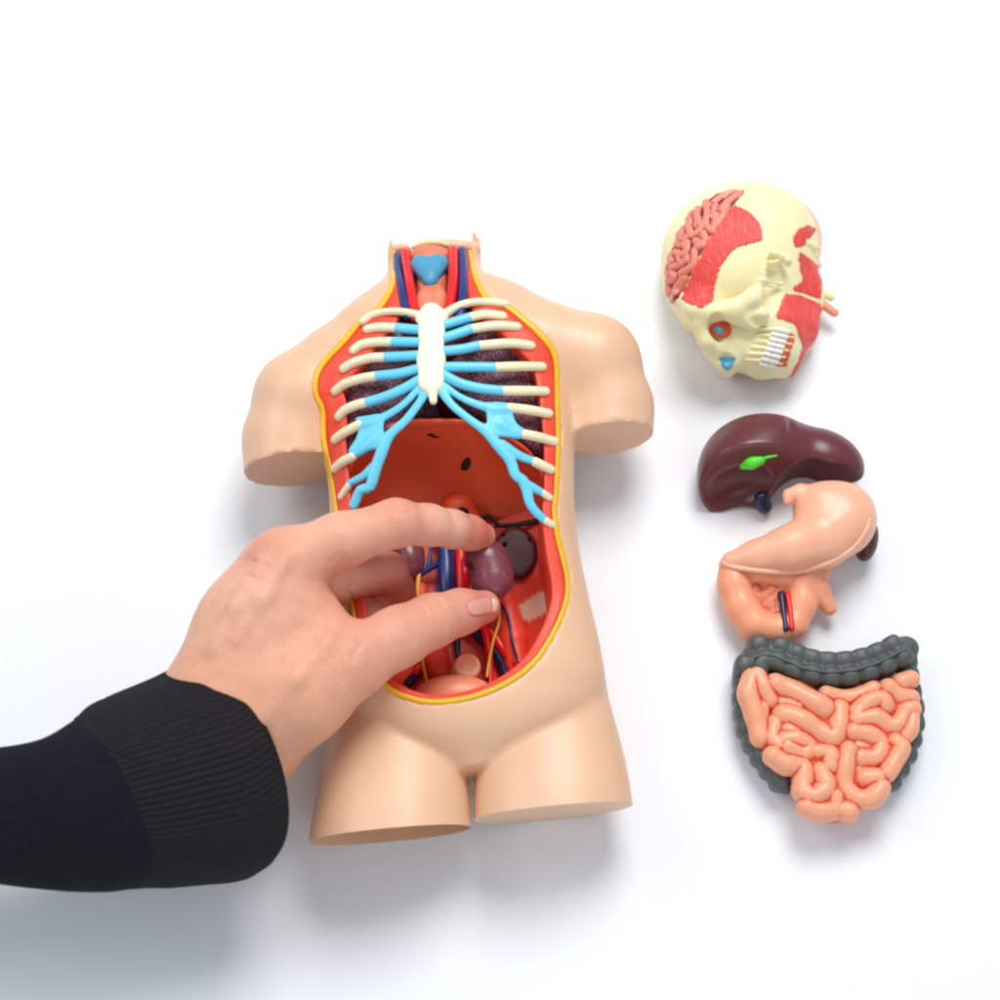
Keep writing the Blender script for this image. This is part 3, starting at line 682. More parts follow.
tube('nerve', UV([(422, 660, 52), (425, 674, 56), (428, 686, 58)]), 1.6, M['nerve'], torso, seg=8)
tube('nerve', UV([(394, 684, 66), (404, 687, 66), (412, 694, 70)]), 1.6, M['nerve'], torso, seg=8)
tube('nerve', UV([(419, 572, 44), (418, 590, 44), (421, 610, 44)]), 2.2, M['nerve'], torso, seg=8)
tube('nerve', UV([(497, 600, 52), (508, 616, 54), (512, 640, 56), (518, 662, 62)]), 1.3, M['navy'], torso, seg=8)
fl = Field(*bounds(UV([(470, 560, 20), (555, 690, 60)]), (12, 12, 16)), 1.5)
fl.chain(UV([(500, 586, 36), (507, 612, 38), (513, 640, 40), (517, 668, 44)]), [8, 11, 13, 10], 4)
V, F = fl.mesh(1); mesh_obj('psoas_muscle', V, F, M['muscle'], torso, attrs={'pale': np.zeros(len(V))})
fl = Field(*bounds(UV([(400, 590, 20), (440, 690, 60)]), (12, 12, 16)), 1.5)
fl.chain(UV([(420, 590, 34), (426, 620, 36), (432, 650, 38), (440, 672, 40)]), [8, 12, 14, 12], 4)
V, F = fl.mesh(1); mesh_obj('psoas_muscle', V, F, M['muscle'], torso, attrs={'pale': np.zeros(len(V))})
fl = Field(*bounds(UV([(400, 640, 20), (515, 710, 80)]), (12, 12, 16)), 1.3)
fl.ell(P(455, 697, 60), (37, 20, 20), 3)
V, F = fl.mesh(1); mesh_obj('bladder', V, F, M['peach'], torso)
fl = Field(*bounds([P(466, 668, 50)], (26, 26, 26)), 1.0)
fl.cone(P(462, 678, 40), P(467, 667, 56), 13, 12.5, 3); fl.half(P(467, 665, 62), np.array([0.1, -0.25, 1.0]), 3); fl.ell(P(469, 664, 63), (8.5, 7.5, 5), 3, 'sub')
V, F = fl.mesh(1); mesh_obj('rectum', V, F, M['peach_light'], torso)

# ================================================================== kidney between the fingers
kb = P(489, 572, 82)
fl = Field(*bounds([kb], (34, 44, 32)), 1.2)
fl.ell(P(486, 560, 84), (20.5, 20, 17), 6); fl.ell(P(492, 578, 82), (20, 23, 17), 6, rz=-0.2); fl.ell(P(470, 570, 86), (6, 7, 8), 3, 'sub')
V, F = fl.mesh(2)
k_ = mesh_obj('kidney', V, F, M['kidney'], base=P(489, 572, 66))
k_['label'] = 'glossy brown-purple kidney piece pinched between the index finger and thumb'; k_['category'] = 'kidney model'

# ================================================================== head model
def ZH(x, y): return (640+x/4.545, 170+y/4.545)
head = thing('head_model', 'cream half skull model with red face muscles and exposed brain, top right', 'anatomy model', P(745, 290, 0))
fl = Field(*bounds([P(742, 275, 50)], (104, 125, 64)), 1.4)
fl.lo[2] = fl.lo[2]
fl.ell(P(735, 261, 42), (78, 86, 64), 4)
fl.ell(P(760, 240, 44), (58, 60, 54), 20)
fl.chain(UV([(678, 290, 20), (696, 320, 26)]), [12, 14], 14)
fl.chain(UV([(790, 265, 36), (798, 296, 38), (794, 328, 36), (786, 356, 34)]), [22, 24, 21, 13], 14)
fl.chain(UV([(762, 290, 48), (770, 328, 46), (776, 350, 40)]), [38, 31, 24], 14)
fl.chain(UV([(705, 310, 54), (722, 330, 50), (738, 345, 48), (760, 352, 44)]), [22, 20, 18, 20], 12)
fl.chain(UV([(716, 348, 46), (727, 360, 44), (727, 371, 34)]), [14, 13, 7], 8)       # nose
fl.chain(UV([(742, 362, 34), (760, 366, 32), (785, 368, 30)]), [10, 12, 10], 8)
# brow / cheek arch ridges
fl.chain(UV([(680, 298, 78), (694, 309, 84), (712, 312, 88), (734, 309, 92), (752, 298, 98), (762, 280, 100)]), [7, 8, 8, 8, 7, 4], 12)
fl.chain(UV([(712, 312, 84), (700, 325, 74), (706, 340, 66), (718, 347, 60)]), [7, 7, 7, 7], 10)
fl.chain(UV([(738, 318, 84), (752, 320, 82), (764, 314, 88)]), [7, 8, 6], 10)
# eye socket, nose opening, recess behind the cheek
fl.ell(P(719, 327, 84), (8.5, 12.5, 22), 1.2, 'sub', rz=0.75)
nz_ = fl.cast([727.0], [361.0])[0]; fl.ell(nz_+np.array([0, -1, 2]), (9, 8, 7), 1, 'sub')
fl.ell(P(764, 321, 92), (13, 5, 12), 3, 'sub', rz=-0.2)
# small bumps by the ear opening
for (x, y, r) in ((600, 385, 4), (625, 390, 3.5), (655, 400, 5), (675, 420, 4), (590, 430, 4), (620, 425, 3), (560, 480, 4), (545, 510, 4)):
    u, v = ZH(x, y); fl.ell(P(u, v, 102), (r, r*0.8, 7), 4)
for i in range(6):
    u0, v0 = ZH(560+i*8, 500+i*22); u1, v1 = ZH(650+i*6, 520+i*24)
    c0_ = fl.cast([u0, u1], [v0, v1]); fl.cone(c0_[0]-np.array([0, -.3, .6]), c0_[1]-np.array([0, -.3, .6]), 1.3, 1.3, 2)
fl.floor(0.5)
V, F = fl.mesh(1)
cut_b = [ZH(*p) for p in ((400, 95), (480, 92), (452, 130), (430, 160), (385, 200), (310, 320), (270, 400), (180, 580), (152, 605), (118, 565), (115, 450), (150, 350), (205, 245), (290, 155), (345, 110))]
skull = mesh_obj('skull', V, F, M['cream'], head)
HV, HF = V, F; HFd = fl
patch('temple_muscle', HV, HF, [ZH(*p) for p in ((430, 158), (500, 190), (552, 245), (562, 322), (495, 338), (425, 368), (372, 432), (345, 525), (332, 602), (285, 632), (225, 612), (180, 585), (265, 400), (325, 285), (385, 190))], 0.9, M['head_red'], head, jag=0.8)
patch('neck_muscle', HV, HF, [ZH(*p) for p in ((760, 248), (803, 268), (765, 318), (738, 352), (700, 352), (692, 305), (718, 268))], 0.8, M['neck_red'], head, jag=0.4)
patch('neck_muscle', HV, HF, [ZH(*p) for p in ((718, 365), (770, 400), (802, 430), (830, 480), (825, 590), (700, 552), (690, 532), (735, 505), (722, 440))], 0.8, M['neck_red'], head, jag=0.8)
patch('chewing_muscle', HV, HF, [ZH(*p) for p in ((650, 562), (720, 565), (820, 605), (845, 700), (765, 875), (725, 965), (668, 950), (718, 868), (738, 795), (700, 700), (610, 672), (630, 620))], 1.0, M['head_red'], head, jag=0.7)
# brain: a lump of folds let into the skull
fb = Field(*bounds(HFd.cast([a[0] for a in cut_b], [a[1] for a in cut_b]), (8, 8, 22)), 1.0)
folds = [[(430, 105), (380, 120), (340, 150)], [(455, 110), (400, 150), (370, 185)], [(300, 150), (310, 200), (300, 250), (330, 280)], [(265, 180), (260, 220), (285, 260), (260, 290)],
         [(350, 210), (340, 260), (375, 215)], [(230, 230), (225, 270), (240, 300)], [(200, 270), (190, 320), (230, 300)], [(255, 325), (290, 340), (262, 350)], [(170, 340), (215, 350), (205, 385), (165, 375)],
         [(145, 400), (150, 440), (185, 430)], [(250, 370), (250, 420), (225, 450), (190, 470)], [(130, 460), (140, 500), (165, 490)], [(220, 400), (195, 425)], [(130, 530), (150, 560), (180, 520), (200, 490)],
         [(150, 590), (165, 560)], [(345, 170), (330, 215)], [(395, 165), (380, 200)], [(210, 490), (190, 540)], [(290, 290), (300, 320)], [(240, 200), (225, 225)]]
dir_c = (CAM-P(700, 250, 60)); dir_c /= np.linalg.norm(dir_c)
base_poly = HFd.cast([a[0] for a in cut_b], [a[1] for a in cut_b]); seglist = []
gu = [ZH(*p) for p in ((400, 130), (330, 180), (280, 250), (300, 300), (230, 330), (200, 400), (240, 400), (170, 470), (150, 540), (200, 300), (160, 400))]
for c in HFd.cast([a[0] for a in gu], [a[1] for a in gu]): fb.ell(c-dir_c*5, (9, 9, 5), 2)
for fo in folds:
    pts = [ZH(*p) for p in fo]; w_ = HFd.cast([a[0] for a in pts], [a[1] for a in pts])-dir_c*1.6
    w_ = smooth_path(list(w_), 3) if len(w_) > 2 else w_
    fb.chain(list(w_), [4.6]*len(w_), 0.8); seglist += [(w_[i], w_[i+1]) for i in range(len(w_)-1)]
V, F = fb.mesh(1)
def crease(V, segs, r, soft):
    d = np.full(len(V), 1e9)
    for a, b in segs:
        e = b-a; t_ = np.clip(((V-a)@e)/(e@e+1e-9), 0, 1); d = np.minimum(d, np.linalg.norm(V-a-t_[:, None]*e, axis=1)-r)
    return np.clip(d/soft, 0, 1)
u_, v_ = proj(V)
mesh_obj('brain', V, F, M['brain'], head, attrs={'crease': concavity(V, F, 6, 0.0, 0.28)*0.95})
patch('brain_bed', HV, HF, cut_b, 0.8, M['heart'], head)
# lower half shell of skin showing as a thin rim round the skull
fl = Field(*bounds([P(742, 275, 20)], (110, 130, 26)), 2)
fl.ell(P(739, 255, 20), (77, 86, 40), 4); fl.ell(P(762, 238, 20), (64, 64, 40), 16)
fl.chain(UV([(792, 265, 20), (799, 296, 20), (794, 334, 18), (782, 368, 16)]), [20, 24, 21, 10], 12)
fl.chain(UV([(716, 345, 16), (729, 370, 14)]), [12, 7], 10); fl.chain(UV([(740, 366, 14), (765, 372, 14)]), [8, 8], 6)
fl.half((0, 0, 30), (0, 0, 1), 2); fl.floor(0.4)
V, F = fl.mesh(1); mesh_obj('skin_shell', V, F, M['peach_light'], head)
# eyeball, eye muscles, nose lining
fe = Field(*bounds([P(719, 327, 70)], (16, 16, 16)), 0.9); fe.ell(P(719, 327, 70), (10.5, 14, 7), 1, rz=0.75)
V, F = fe.mesh(1); ey = mesh_obj('eye_socket_lining', V, F, M['gum'], head)
tube('eyeball', UV([(717.5, 329, 75), (720, 331, 75)]), [3.6, 3.6], M['eye_blue'], ey)
patch('nose_lining', HV, HF, [ZH(*p) for p in ((352, 850), (440, 848), (432, 880), (400, 920), (372, 895))], 0.4, M['larynx'], head)
# teeth in two rows with gums
def surf(u, v, off=0): 
    p = HFd.cast([u], [v])[0]; return p+dir_c*off
for row, (a, b) in enumerate((((612, 722), (548, 880)), ((648, 730), (590, 890)))):
    for i in range(8):
        t_ = i/7; x = a[0]+(b[0]-a[0])*t_; y = a[1]+(b[1]-a[1])*t_; u, v = ZH(x, y); u2, v2 = ZH(x+24, y+6)
        f2 = Field(*bounds([surf(u, v), surf(u2, v2)], 6), 0.55)
        f2.cone(surf(u, v, 0.8), surf(u2, v2, 0.8), 2.5, 2.6, 0.4)
        V, F = f2.mesh(1); mesh_obj('tooth', V, F, M['tooth'], head)
patch('gum', HV, HF, [ZH(*p) for p in ((672, 735), (708, 748), (668, 892), (604, 896))], 1.2, M['gum'], head, jag=0.6)
for i in range(5):
    x0 = 700-i*14; y0 = 760+i*30; u, v = ZH(x0, y0); u2, v2 = ZH(x0-34, y0-4)
    tube('tooth_root', [surf(u, v, 1.0), surf(u2, v2, 1.6)], [1.2, 0.8], M['cream'], head, seg=8)
for i in range(6):
    x0 = 600-i*11; y0 = 725+i*28; u, v = ZH(x0-60, y0-4); u2, v2 = ZH(x0, y0)
    tube('tooth_root', [surf(u, v, 0.2), surf(u2, v2, 0.8)], [1.6, 2.1], M['cream'], head, seg=8)
tube('bone_peg', UV([ZH(745, 332)+(78,), ZH(790, 352)+(66,)]), 6.0, M['cream'], head)
tube('bone_peg', UV([ZH(805, 545)+(30,), ZH(868, 578)+(28,)]), 4.6, M['cream'], head)
tube('airway_peg', UV([ZH(800, 590)+(22,), ZH(884, 650)+(20,)]), 4.6, M['peach'], head)
tube('airway_peg', UV([ZH(770, 405)+(28,), ZH(812, 432)+(26,)]), 3.4, M['peach_light'], head)

# ================================================================== liver
def ZL(x, y, z=None): return (680+x/4.0, 400+y/4.0) if z is None else (680+x/4.0, 400+y/4.0, z)
liver = thing('liver_model', 'dark maroon liver model with bright green gallbladder, above the stomach', 'liver model', P(778, 480, 0))
fl = Field(*bounds(UV([(695, 410, 0), (870, 530, 0)]), (10, 16, 84)), 1.6)
fl.lo[2] = -3
fl = Field((fl.lo[0], fl.lo[1]-8, -3), (fl.lo[0]+fl.n[0]*1.6, fl.lo[1]+fl.n[1]*1.6+24, 88), 1.6)
fl.ell(P(751, 478, 28), (53, 62, 50), 4)
fl.ell(P(770, 452, 28), (44, 36, 42), 14)
fl.ell(P(818, 462, 28), (46, 34, 32), 12, rz=-0.35)
fl.half(P(0, 452, 66)*np.array([0, 1, 1]), (0, -1, -0.02), 4) if False else None
# underside: sloping face towards the viewer, then hollowed
fl.half(P(780, 450, 70), np.array([0.02, -0.84, 0.40]), 3)
fl.ell(P(736, 484, 36)+np.array([0, -8, 5]), (38, 20, 34), 4, 'sub', rz=0.25)
fl.ell(P(800, 505, 20), (30, 44, 60), 5, 'sub', rz=-0.5)
fl.ell(P(838, 482, 26), (36, 14, 28), 4, 'sub', rz=-0.45)
fl.ell(P(*ZL(262, 478), 0), (24, 13, 15), 4, 'sub')
fl.cone(P(793, 412, 60), P(789, 446, 80), 4.5, 2.0, 2.5, 'sub')
fl.floor(0.5)
V, F = fl.mesh(2); mesh_obj('lobes', V, F, M['liver'], liver); LF = fl
def lsurf(u, v, off=0):
    p = LF.cast([u], [v])[0]; return p+dir_c*off
tube('gallbladder', [lsurf(*ZL(252, 262), 3), lsurf(*ZL(285, 250), 4), lsurf(*ZL(322, 240), 3)], [3.6, 6.4, 4.4], M['gall'], liver, seg=16)
tube('bile_duct', [lsurf(*ZL(318, 240), 2), lsurf(*ZL(350, 228), 1.2), lsurf(*ZL(386, 222), 1)], [2.4, 1.6, 1.0], M['gall'], liver)
vs_ = tube('vein_stub', UV([ZL(325, 392, 20), ZL(337, 424, 11)]), [7, 8], M['navy'], liver, seg=16)

# ================================================================== stomach
st = thing('stomach_model', 'peach stomach model with duodenum, pancreas and spleen, between liver and intestines', 'stomach model', P(790, 570, 0))
fl = Field(*bounds(UV([(715, 475, 0), (880, 600, 0)]), (12, 16, 84)), 1.5)
fl = Field((fl.lo[0], fl.lo[1]-10, -3), (fl.lo[0]+fl.n[0]*1.5, fl.lo[1]+fl.n[1]*1.5+20, 88), 1.5)
fl.chain(UV([ZL(625, 430, 44), ZL(640, 500, 44), ZL(560, 555, 46), ZL(430, 600, 44), ZL(310, 625, 40), ZL(205, 645, 36)]), [24, 27, 27, 20.5, 14, 9.5], 12)
fl.ell(P(*ZL(560, 430, 46)), (26, 24, 25), 12); fl.ell(P(*ZL(665, 470, 46)), (27, 32, 26), 12, rz=-0.4)
fl.chain(UV([ZL(480, 370, 54), ZL(436, 380, 58)]), [9, 6.0], 6)
fl.chain(UV([ZL(435, 380, 58), ZL(432, 402, 58)]), [5.5, 4.5], 3)
fl.floor(0.5)
V, F = fl.mesh(2); mesh_obj('stomach_wall', V, F, M['stomach'], st); SF = fl
sp = [ZL(172, 648), ZL(215, 668), ZL(300, 680), ZL(400, 687), ZL(500, 680), ZL(600, 648), ZL(690, 592), ZL(740, 530), ZL(758, 480)]
tube('seam', list(SF.cast([a[0] for a in sp], [a[1] for a in sp])), [2.0, 2.4, 2.8, 3.0, 3.0, 2.8, 2.6, 2.4, 1.6], M['peach_light'], st)
# duodenum loop and outlet
fl = Field(*bounds(UV([(715, 560, 0), (845, 650, 0)]), (10, 14, 54)), 1.2)
fl = Field((fl.lo[0], fl.lo[1]-10, -2), (fl.lo[0]+fl.n[0]*1.2, fl.lo[1]+fl.n[1]*1.2+20, 56), 1.2)
fl.chain(UV([ZL(205, 665, 28), ZL(215, 740, 24), ZL(245, 830, 22), ZL(300, 905, 20), ZL(380, 925, 19), ZL(450, 900, 20), ZL(485, 820, 22), ZL(490, 730, 26)]), [12, 14, 14.5, 14.5, 13, 13, 13, 13], 10)
fl.chain(UV([ZL(520, 690, 32), ZL(555, 750, 26), ZL(597, 832, 18)]), [10, 9, 7.4], 5)
fl.chain(UV([ZL(240, 690, 24), ZL(400, 705, 26), ZL(560, 690, 26)]), [10, 10, 10], 6)
fl.floor(0.5)
V, F = fl.mesh(1); mesh_obj('duodenum', V, F, M['peach'], st)
fl = Field(*bounds(UV([(738, 575, 14), (805, 632, 30)]), (6, 6, 10)), 1.1); segs = []
fl.ell(P(*ZL(360, 800, 16)), (27, 28, 11), 3)
for i in range(46):
    x = RNG.uniform(280, 430); y = RNG.uniform(725, 860); u, v = ZL(x, y)
    p = P(u, v, 25+RNG.uniform(-1, 1.5)); fl.ell(p, (4.6, 3.6, 3.5), 1, rz=RNG.uniform(0, 3)); segs.append((p, p+np.array([.1, 0, 0])))
V, F = fl.mesh(1); mesh_obj('pancreas', V, F, M['pancreas'], st, attrs={'crease': crease(V, segs, 4.2, 2.2)})
tube('mesenteric_vein', UV([ZL(405, 778, 30), ZL(412, 830, 33), ZL(424, 916, 34)]), [3.8, 2.8, 2.8], M['navy'], st)
tube('mesenteric_artery', UV([ZL(430, 775, 32), ZL(440, 840, 34), ZL(448, 914, 34)]), [2.4, 2.6, 2.8], M['artery'], st)
fl = Field(*bounds([P(864, 538, 26)], (24, 34, 26)), 1.4); fl.ell(P(*ZL(745, 560, 24)), (11, 22, 18), 3, rz=-0.2); fl.floor(0.5)
V, F = fl.mesh(1); mesh_obj('spleen', V, F, M['spleen'], st)

# ================================================================== intestines
def ZI(x, y, z=None): return (720+x/4.762, 620+y/4.762) if z is None else (720+x/4.762, 620+y/4.762, z)
gut = thing('intestine_model', 'intestine model of pink small bowel coils framed by a dark grey colon', 'intestine model', P(825, 730, 0))
lo_, hi_ = bounds(UV([(728, 628, 0), (930, 835, 0)]), (14, 16, 0)); lo_[2] = -3; hi_[2] = 64; hi_[1] += 10; lo_[1] -= 30
fl = Field(lo_, hi_, 1.5)
path = smooth_path(np.array([(145, 235), (165, 175), (235, 162), (310, 188), (400, 225), (500, 243), (600, 240), (700, 218), (790, 182), (860, 145), (890, 134)], float), 10)
dl = np.r_[0, np.cumsum(np.linalg.norm(np.diff(path, axis=0), axis=1))]
def at_len(path, dl, s_):
    return np.array([np.interp(s_, dl, path[:, 0]), np.interp(s_, dl, path[:, 1])])
segc = []
s_ = 10
while s_ < dl[-1]:
    a = at_len(path, dl, s_); b = at_len(path, dl, min(s_+5, dl[-1])); tn = (b-a)/(np.linalg.norm(b-a)+1e-6) if s_ < dl[-1]-6 else np.array([1, -.3]); nn = np.array([-tn[1], tn[0]])
    for sd_, rr in ((-1, 9.2), (1, 9.4)):
        c = a+nn*sd_*36+tn*sd_*8; u, v = ZI(*c); th = math.atan2(-tn[1], tn[0])
        fl.sup(P(u, v, 30 if sd_ < 0 else 32), (9.7, 9.0, 16), 3.2, 1.8, rz=th)
    s_ += 84
wpts = [P(*ZI(a[0], a[1], 30)) for a in path[::5]]; fl.chain(wpts, 11.0, 3)
for pth, rr in (([(118, 225), (106, 300), (105, 375), (112, 450), (128, 530), (165, 610), (212, 680), (270, 755), (325, 808)], 9.5),
                ([(885, 200), (900, 320), (915, 400), (920, 480), (908, 560), (882, 640), (838, 720), (798, 780)], 10.0)):
    pp = smooth_path(np.array(pth, float), 10); d2 = np.r_[0, np.cumsum(np.linalg.norm(np.diff(pp, axis=0), axis=1))]; s_ = 0
    while s_ < d2[-1]:
        a = at_len(pp, d2, s_); u, v = ZI(*a); fl.sup(P(u, v, 20), (rr, rr, 13), 2.8, 1.8); s_ += 74
    fl.chain([P(*ZI(a[0], a[1], 18)) for a in pp[::6]], 6.5, 2)
gv = [P(*ZI(a[0]+2, a[1]+6, 48)) for a in path[4::4]]
fl.floor(0.5)
V, F = fl.mesh(1); co = mesh_obj('colon', V, F, M['colon'], gut)
gp = [ZI(a[0], a[1]+4) for a in path[3::5]]; gw = fl.cast([a[0] for a in gp], [a[1] for a in gp]); gw[:, 2] = np.median(gw[:, 2])+0.6
tube('colon_band', list(gw), 1.3, M['colon'], co, n=3)
# small bowel
lo2, hi2 = bounds(UV([(738, 668, 0), (920, 822, 0)]), (12, 14, 0)); lo2[2] = -2; hi2[2] = 66
fl = Field(lo2, hi2, 1.2)
coils = [([(175, 262), (200, 320), (232, 385)], 39), ([(150, 275), (132, 350), (150, 410), (172, 480), (190, 560)], 42), ([(195, 420), (185, 520), (198, 572)], 34),
         ([(262, 310), (340, 345), (430, 388), (490, 425)], 48), ([(505, 350), (600, 372), (690, 348), (730, 328)], 32),
         ([(565, 430), (560, 500), (535, 565), (470, 538), (410, 495), (340, 462), (300, 458)], 45), ([(262, 492), (246, 560), (275, 600)], 36),
         ([(300, 575), (360, 570), (420, 605), (395, 640), (320, 610)], 38), ([(250, 650), (310, 690), (385, 700), (395, 760), (390, 815), (440, 845), (495, 815)], 42),
         ([(455, 630), (520, 645), (520, 700)], 38), ([(480, 725), (500, 780), (500, 820)], 40),
         ([(650, 445), (700, 395), (765, 378), (785, 410)], 38), ([(650, 478), (735, 468), (800, 505), (845, 500), (880, 440), (912, 425)], 40),
         ([(800, 325), (850, 365), (905, 375)], 40), ([(862, 300), (905, 285)], 40), ([(912, 470), (905, 520), (885, 552)], 33),
         ([(632, 535), (700, 548), (757, 590), (740, 655), (665, 660)], 40), ([(610, 625), (590, 700), (590, 790), (640, 850), (720, 850), (765, 800)], 40),
         ([(835, 580), (862, 612), (830, 670), (795, 730)], 36), ([(690, 755), (745, 755)], 42), ([(640, 500), (665, 520)], 30),
         ([(410, 895), (480, 915), (560, 905), (612, 915)], 40), ([(540, 850), (545, 900)], 42)]
coils += [([(292, 398), (335, 402), (372, 416)], 30), ([(318, 520), (365, 532)], 28), ([(655, 715), (640, 765)], 24), ([(700, 606), (655, 600)], 24), ([(560, 640), (556, 700)], 22)]
segs = []
for pts, r in coils:
    w_ = smooth_path(np.array([P(*ZI(x, y, 36+2.0*math.sin(x*0.021+y*0.013))) for x, y in pts]), 3); rad = r/4.762*1.10
    fl.chain(list(w_), [rad*(1+0.04*math.sin(q_*1.3+x*0.01)) for q_ in range(len(w_))], 0.5, zs=1.25); segs += [(w_[i], w_[i+1], rad) for i in range(len(w_)-1)]
for x, y, r in ((190, 350, 22), (330, 400, 30), (480, 480, 26), (330, 560, 26), (480, 640, 30), (700, 420, 26), (620, 580, 26), (750, 520, 22), (840, 420, 22), (440, 770, 16), (660, 740, 22), (560, 780, 22), (780, 650, 22), (520, 850, 22), (860, 500, 16), (240, 560, 20)):
    fl.ell(P(*ZI(x, y, 24)), (r, r, 16), 3)
fl.floor(3)
V, F = fl.mesh(1)
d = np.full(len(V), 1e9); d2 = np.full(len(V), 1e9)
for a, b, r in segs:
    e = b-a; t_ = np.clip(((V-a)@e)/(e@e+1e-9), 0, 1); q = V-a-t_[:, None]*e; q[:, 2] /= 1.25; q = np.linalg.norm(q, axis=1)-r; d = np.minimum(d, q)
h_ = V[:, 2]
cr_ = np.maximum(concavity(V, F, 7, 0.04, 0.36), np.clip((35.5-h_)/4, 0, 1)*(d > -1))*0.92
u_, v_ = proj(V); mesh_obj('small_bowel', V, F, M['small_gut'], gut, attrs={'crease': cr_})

# ================================================================== hand of the person
fl = Field(*bounds(UV([(60, 480, 60), (520, 900, 120)]), (10, 40, 120)), 2.0)
fl = Field((-460, -380, 10), (40, 40, 235), 1.7)
def H(*a): return P(*a)
# forearm and wrist (two bones side by side)
fl.chain([H(90, 840, 120), H(150, 805, 116), H(205, 765, 112)], [46, 46, 44], 10)
fl.chain([H(212, 755, 112), H(196, 728, 120), H(238, 660, 140)], [44, 42, 40], 22)
fl.chain([H(222, 770, 112), H(246, 742, 122), H(272, 690, 136)], [44, 42, 42], 22)
# metacarpals
fl.chain([H(225, 690, 146), H(262, 610, 160), H(288, 562, 168)], [34, 32, 27], 24)
fl.chain([H(215, 690, 136), H(240, 620, 142), H(272, 566, 146)], [32, 30, 27], 22)
fl.chain([H(212, 700, 118), H(230, 640, 118), H(262, 585, 114)], [30, 28, 24], 20)
fl.chain([H(212, 710, 106), H(232, 660, 98), H(262, 615, 90)], [28, 26, 21], 18)
# web and thumb muscle
fl.ell(H(296, 636, 150), (46, 50, 26), 28, rz=0.3)
fl.chain([H(250, 715, 130), H(300, 694, 140), H(352, 662, 140)], [42, 38, 30], 22)
# thumb
fl.chain([H(352, 662, 140), H(398, 637, 132), H(432, 621, 120)], [29, 25, 23.5], 10)
fl.chain([H(432, 621, 120), H(460, 612, 107), H(484, 607, 95)], [22, 19.6, 15], 8)
# index finger
fl.chain([H(288, 562, 168), H(340, 541, 172), H(396, 523, 166)], [27, 22, 20.5], 14)
fl.chain([H(396, 523, 166), H(428, 525, 147), H(452, 529, 128)], [20, 17.5, 16.5], 8)
fl.chain([H(452, 529, 128), H(470, 533, 110), H(482, 536, 98)], [16.5, 15.2, 12.6], 7)
# middle, ring and little finger curled under
fl.chain([H(272, 572, 146), H(330, 580, 130), H(388, 572, 104)], [24, 20, 18], 12)
fl.chain([H(388, 572, 104), H(396, 590, 82), H(386, 604, 66)], [18, 17, 14], 5)
fl.chain([H(262, 590, 114), H(315, 612, 98), H(372, 618, 84)], [22, 18, 16], 12)
fl.chain([H(372, 618, 84), H(378, 630, 66), H(366, 640, 54)], [16, 14, 12], 5)
fl.chain([H(262, 618, 90), H(300, 642, 78), H(345, 652, 68)], [20, 16, 14], 10)
fl.chain([H(345, 652, 68), H(352, 662, 54), H(342, 668, 44)], [14, 12, 10], 5)
# knuckle
fl.ell(H(272, 556, 180), (17, 15, 13), 12)
# creases in the web between thumb and index
for a, b, c in (((352, 566, 185), (346, 580, 180), 1.6), ((345, 560, 188), (338, 573, 184), 1.3), ((358, 574, 180), (352, 588, 172), 1.5)):
    p0, p1 = fl.cast([a[0], b[0]], [a[1], b[1]]); fl.cone(p0+dir_c*0.5, p1+dir_c*0.5, c, c*0.7, 3, 'sub')
for (a, b) in (((398, 503), (401, 514)), ((405, 503), (408, 513)), ((452, 513), (453, 520)), ((428, 599), (434, 610)), ((421, 603), (427, 613))):
    p0, p1 = fl.cast([a[0], b[0]], [a[1], b[1]]); fl.cone(p0+dir_c*0.3, p1+dir_c*0.3, 0.9, 0.8, 3, 'sub')
for p0, p1, r_ in ((( 288, 556), (236, 640), 3.0), ((262, 566), (212, 650), 2.6), ((330, 640), (262, 720), 2.4)):   # faint tendons
    c_ = fl.cast([p0[0], (p0[0]+p1[0])/2, p1[0]], [p0[1], (p0[1]+p1[1])/2, p1[1]])-dir_c*2.1; fl.chain(list(c_), [r_*0.8, r_, r_*0.6], 12)
for a, b, r_ in (((392, 503), (395, 517), .8), ((410, 504), (412, 514), .7), ((438, 598), (444, 608), .7), ((362, 640), (352, 660), .9), ((245, 575), (262, 580), .8), ((250, 560), (268, 566), .8)):
    p0, p1 = fl.cast([a[0], b[0]], [a[1], b[1]]); fl.cone(p0+dir_c*0.4, p1+dir_c*0.4, r_, r_*0.5, 3, 'sub')
for pts in (((352, 560), (346, 568), (342, 578)), ((346, 556), (339, 565), (335, 575)), ((340, 553), (332, 562)), ((352, 578), (350, 590), (352, 602))):
    c_ = fl.cast([p[0] for p in pts], [p[1] for p in pts])+dir_c*0.2; fl.chain(smooth_path(list(c_), 4), 0.9, 2.5, 'sub')
HN = fl
V, F = fl.mesh(3)
def near(p, r): return np.clip(1-np.linalg.norm(V-np.array(p), axis=1)/r, 0, 1)
flush = np.clip(near(H(486, 533, 120), 34)*1.1+near(H(488, 606, 112), 40)*0.9+near(H(268, 552, 182), 40)*0.55+near(H(398, 512, 178), 46)*0.5+near(H(432, 608, 145), 50)*0.4+near(H(392, 590, 90), 60)*0.9+near(H(345, 575, 176), 40)*0.5+near(H(350, 640, 160), 70)*0.3, 0, 0.85)
u_, v_ = proj(V); warm = np.clip((v_-600)/240, 0, 1)*np.clip(1-(u_-200)/280, 0, 1)*1.0
pers = mesh_obj('person', V, F, M['hand'], base=P(140, 830, 0), attrs={'flush': flush, 'flush2': warm})
pers['label'] = "bare left hand in a black sweater sleeve pinching the kidney between finger and thumb"; pers['category'] = 'person'
def el_poly(cu, cv, a, b, rot, n=28):
    return [(cu+a*math.cos(t)*math.cos(rot)-b*math.sin(t)*math.sin(rot), cv+a*math.cos(t)*math.sin(rot)+b*math.sin(t)*math.cos(rot)) for t in np.linspace(0, 2*math.pi, n, endpoint=False)]
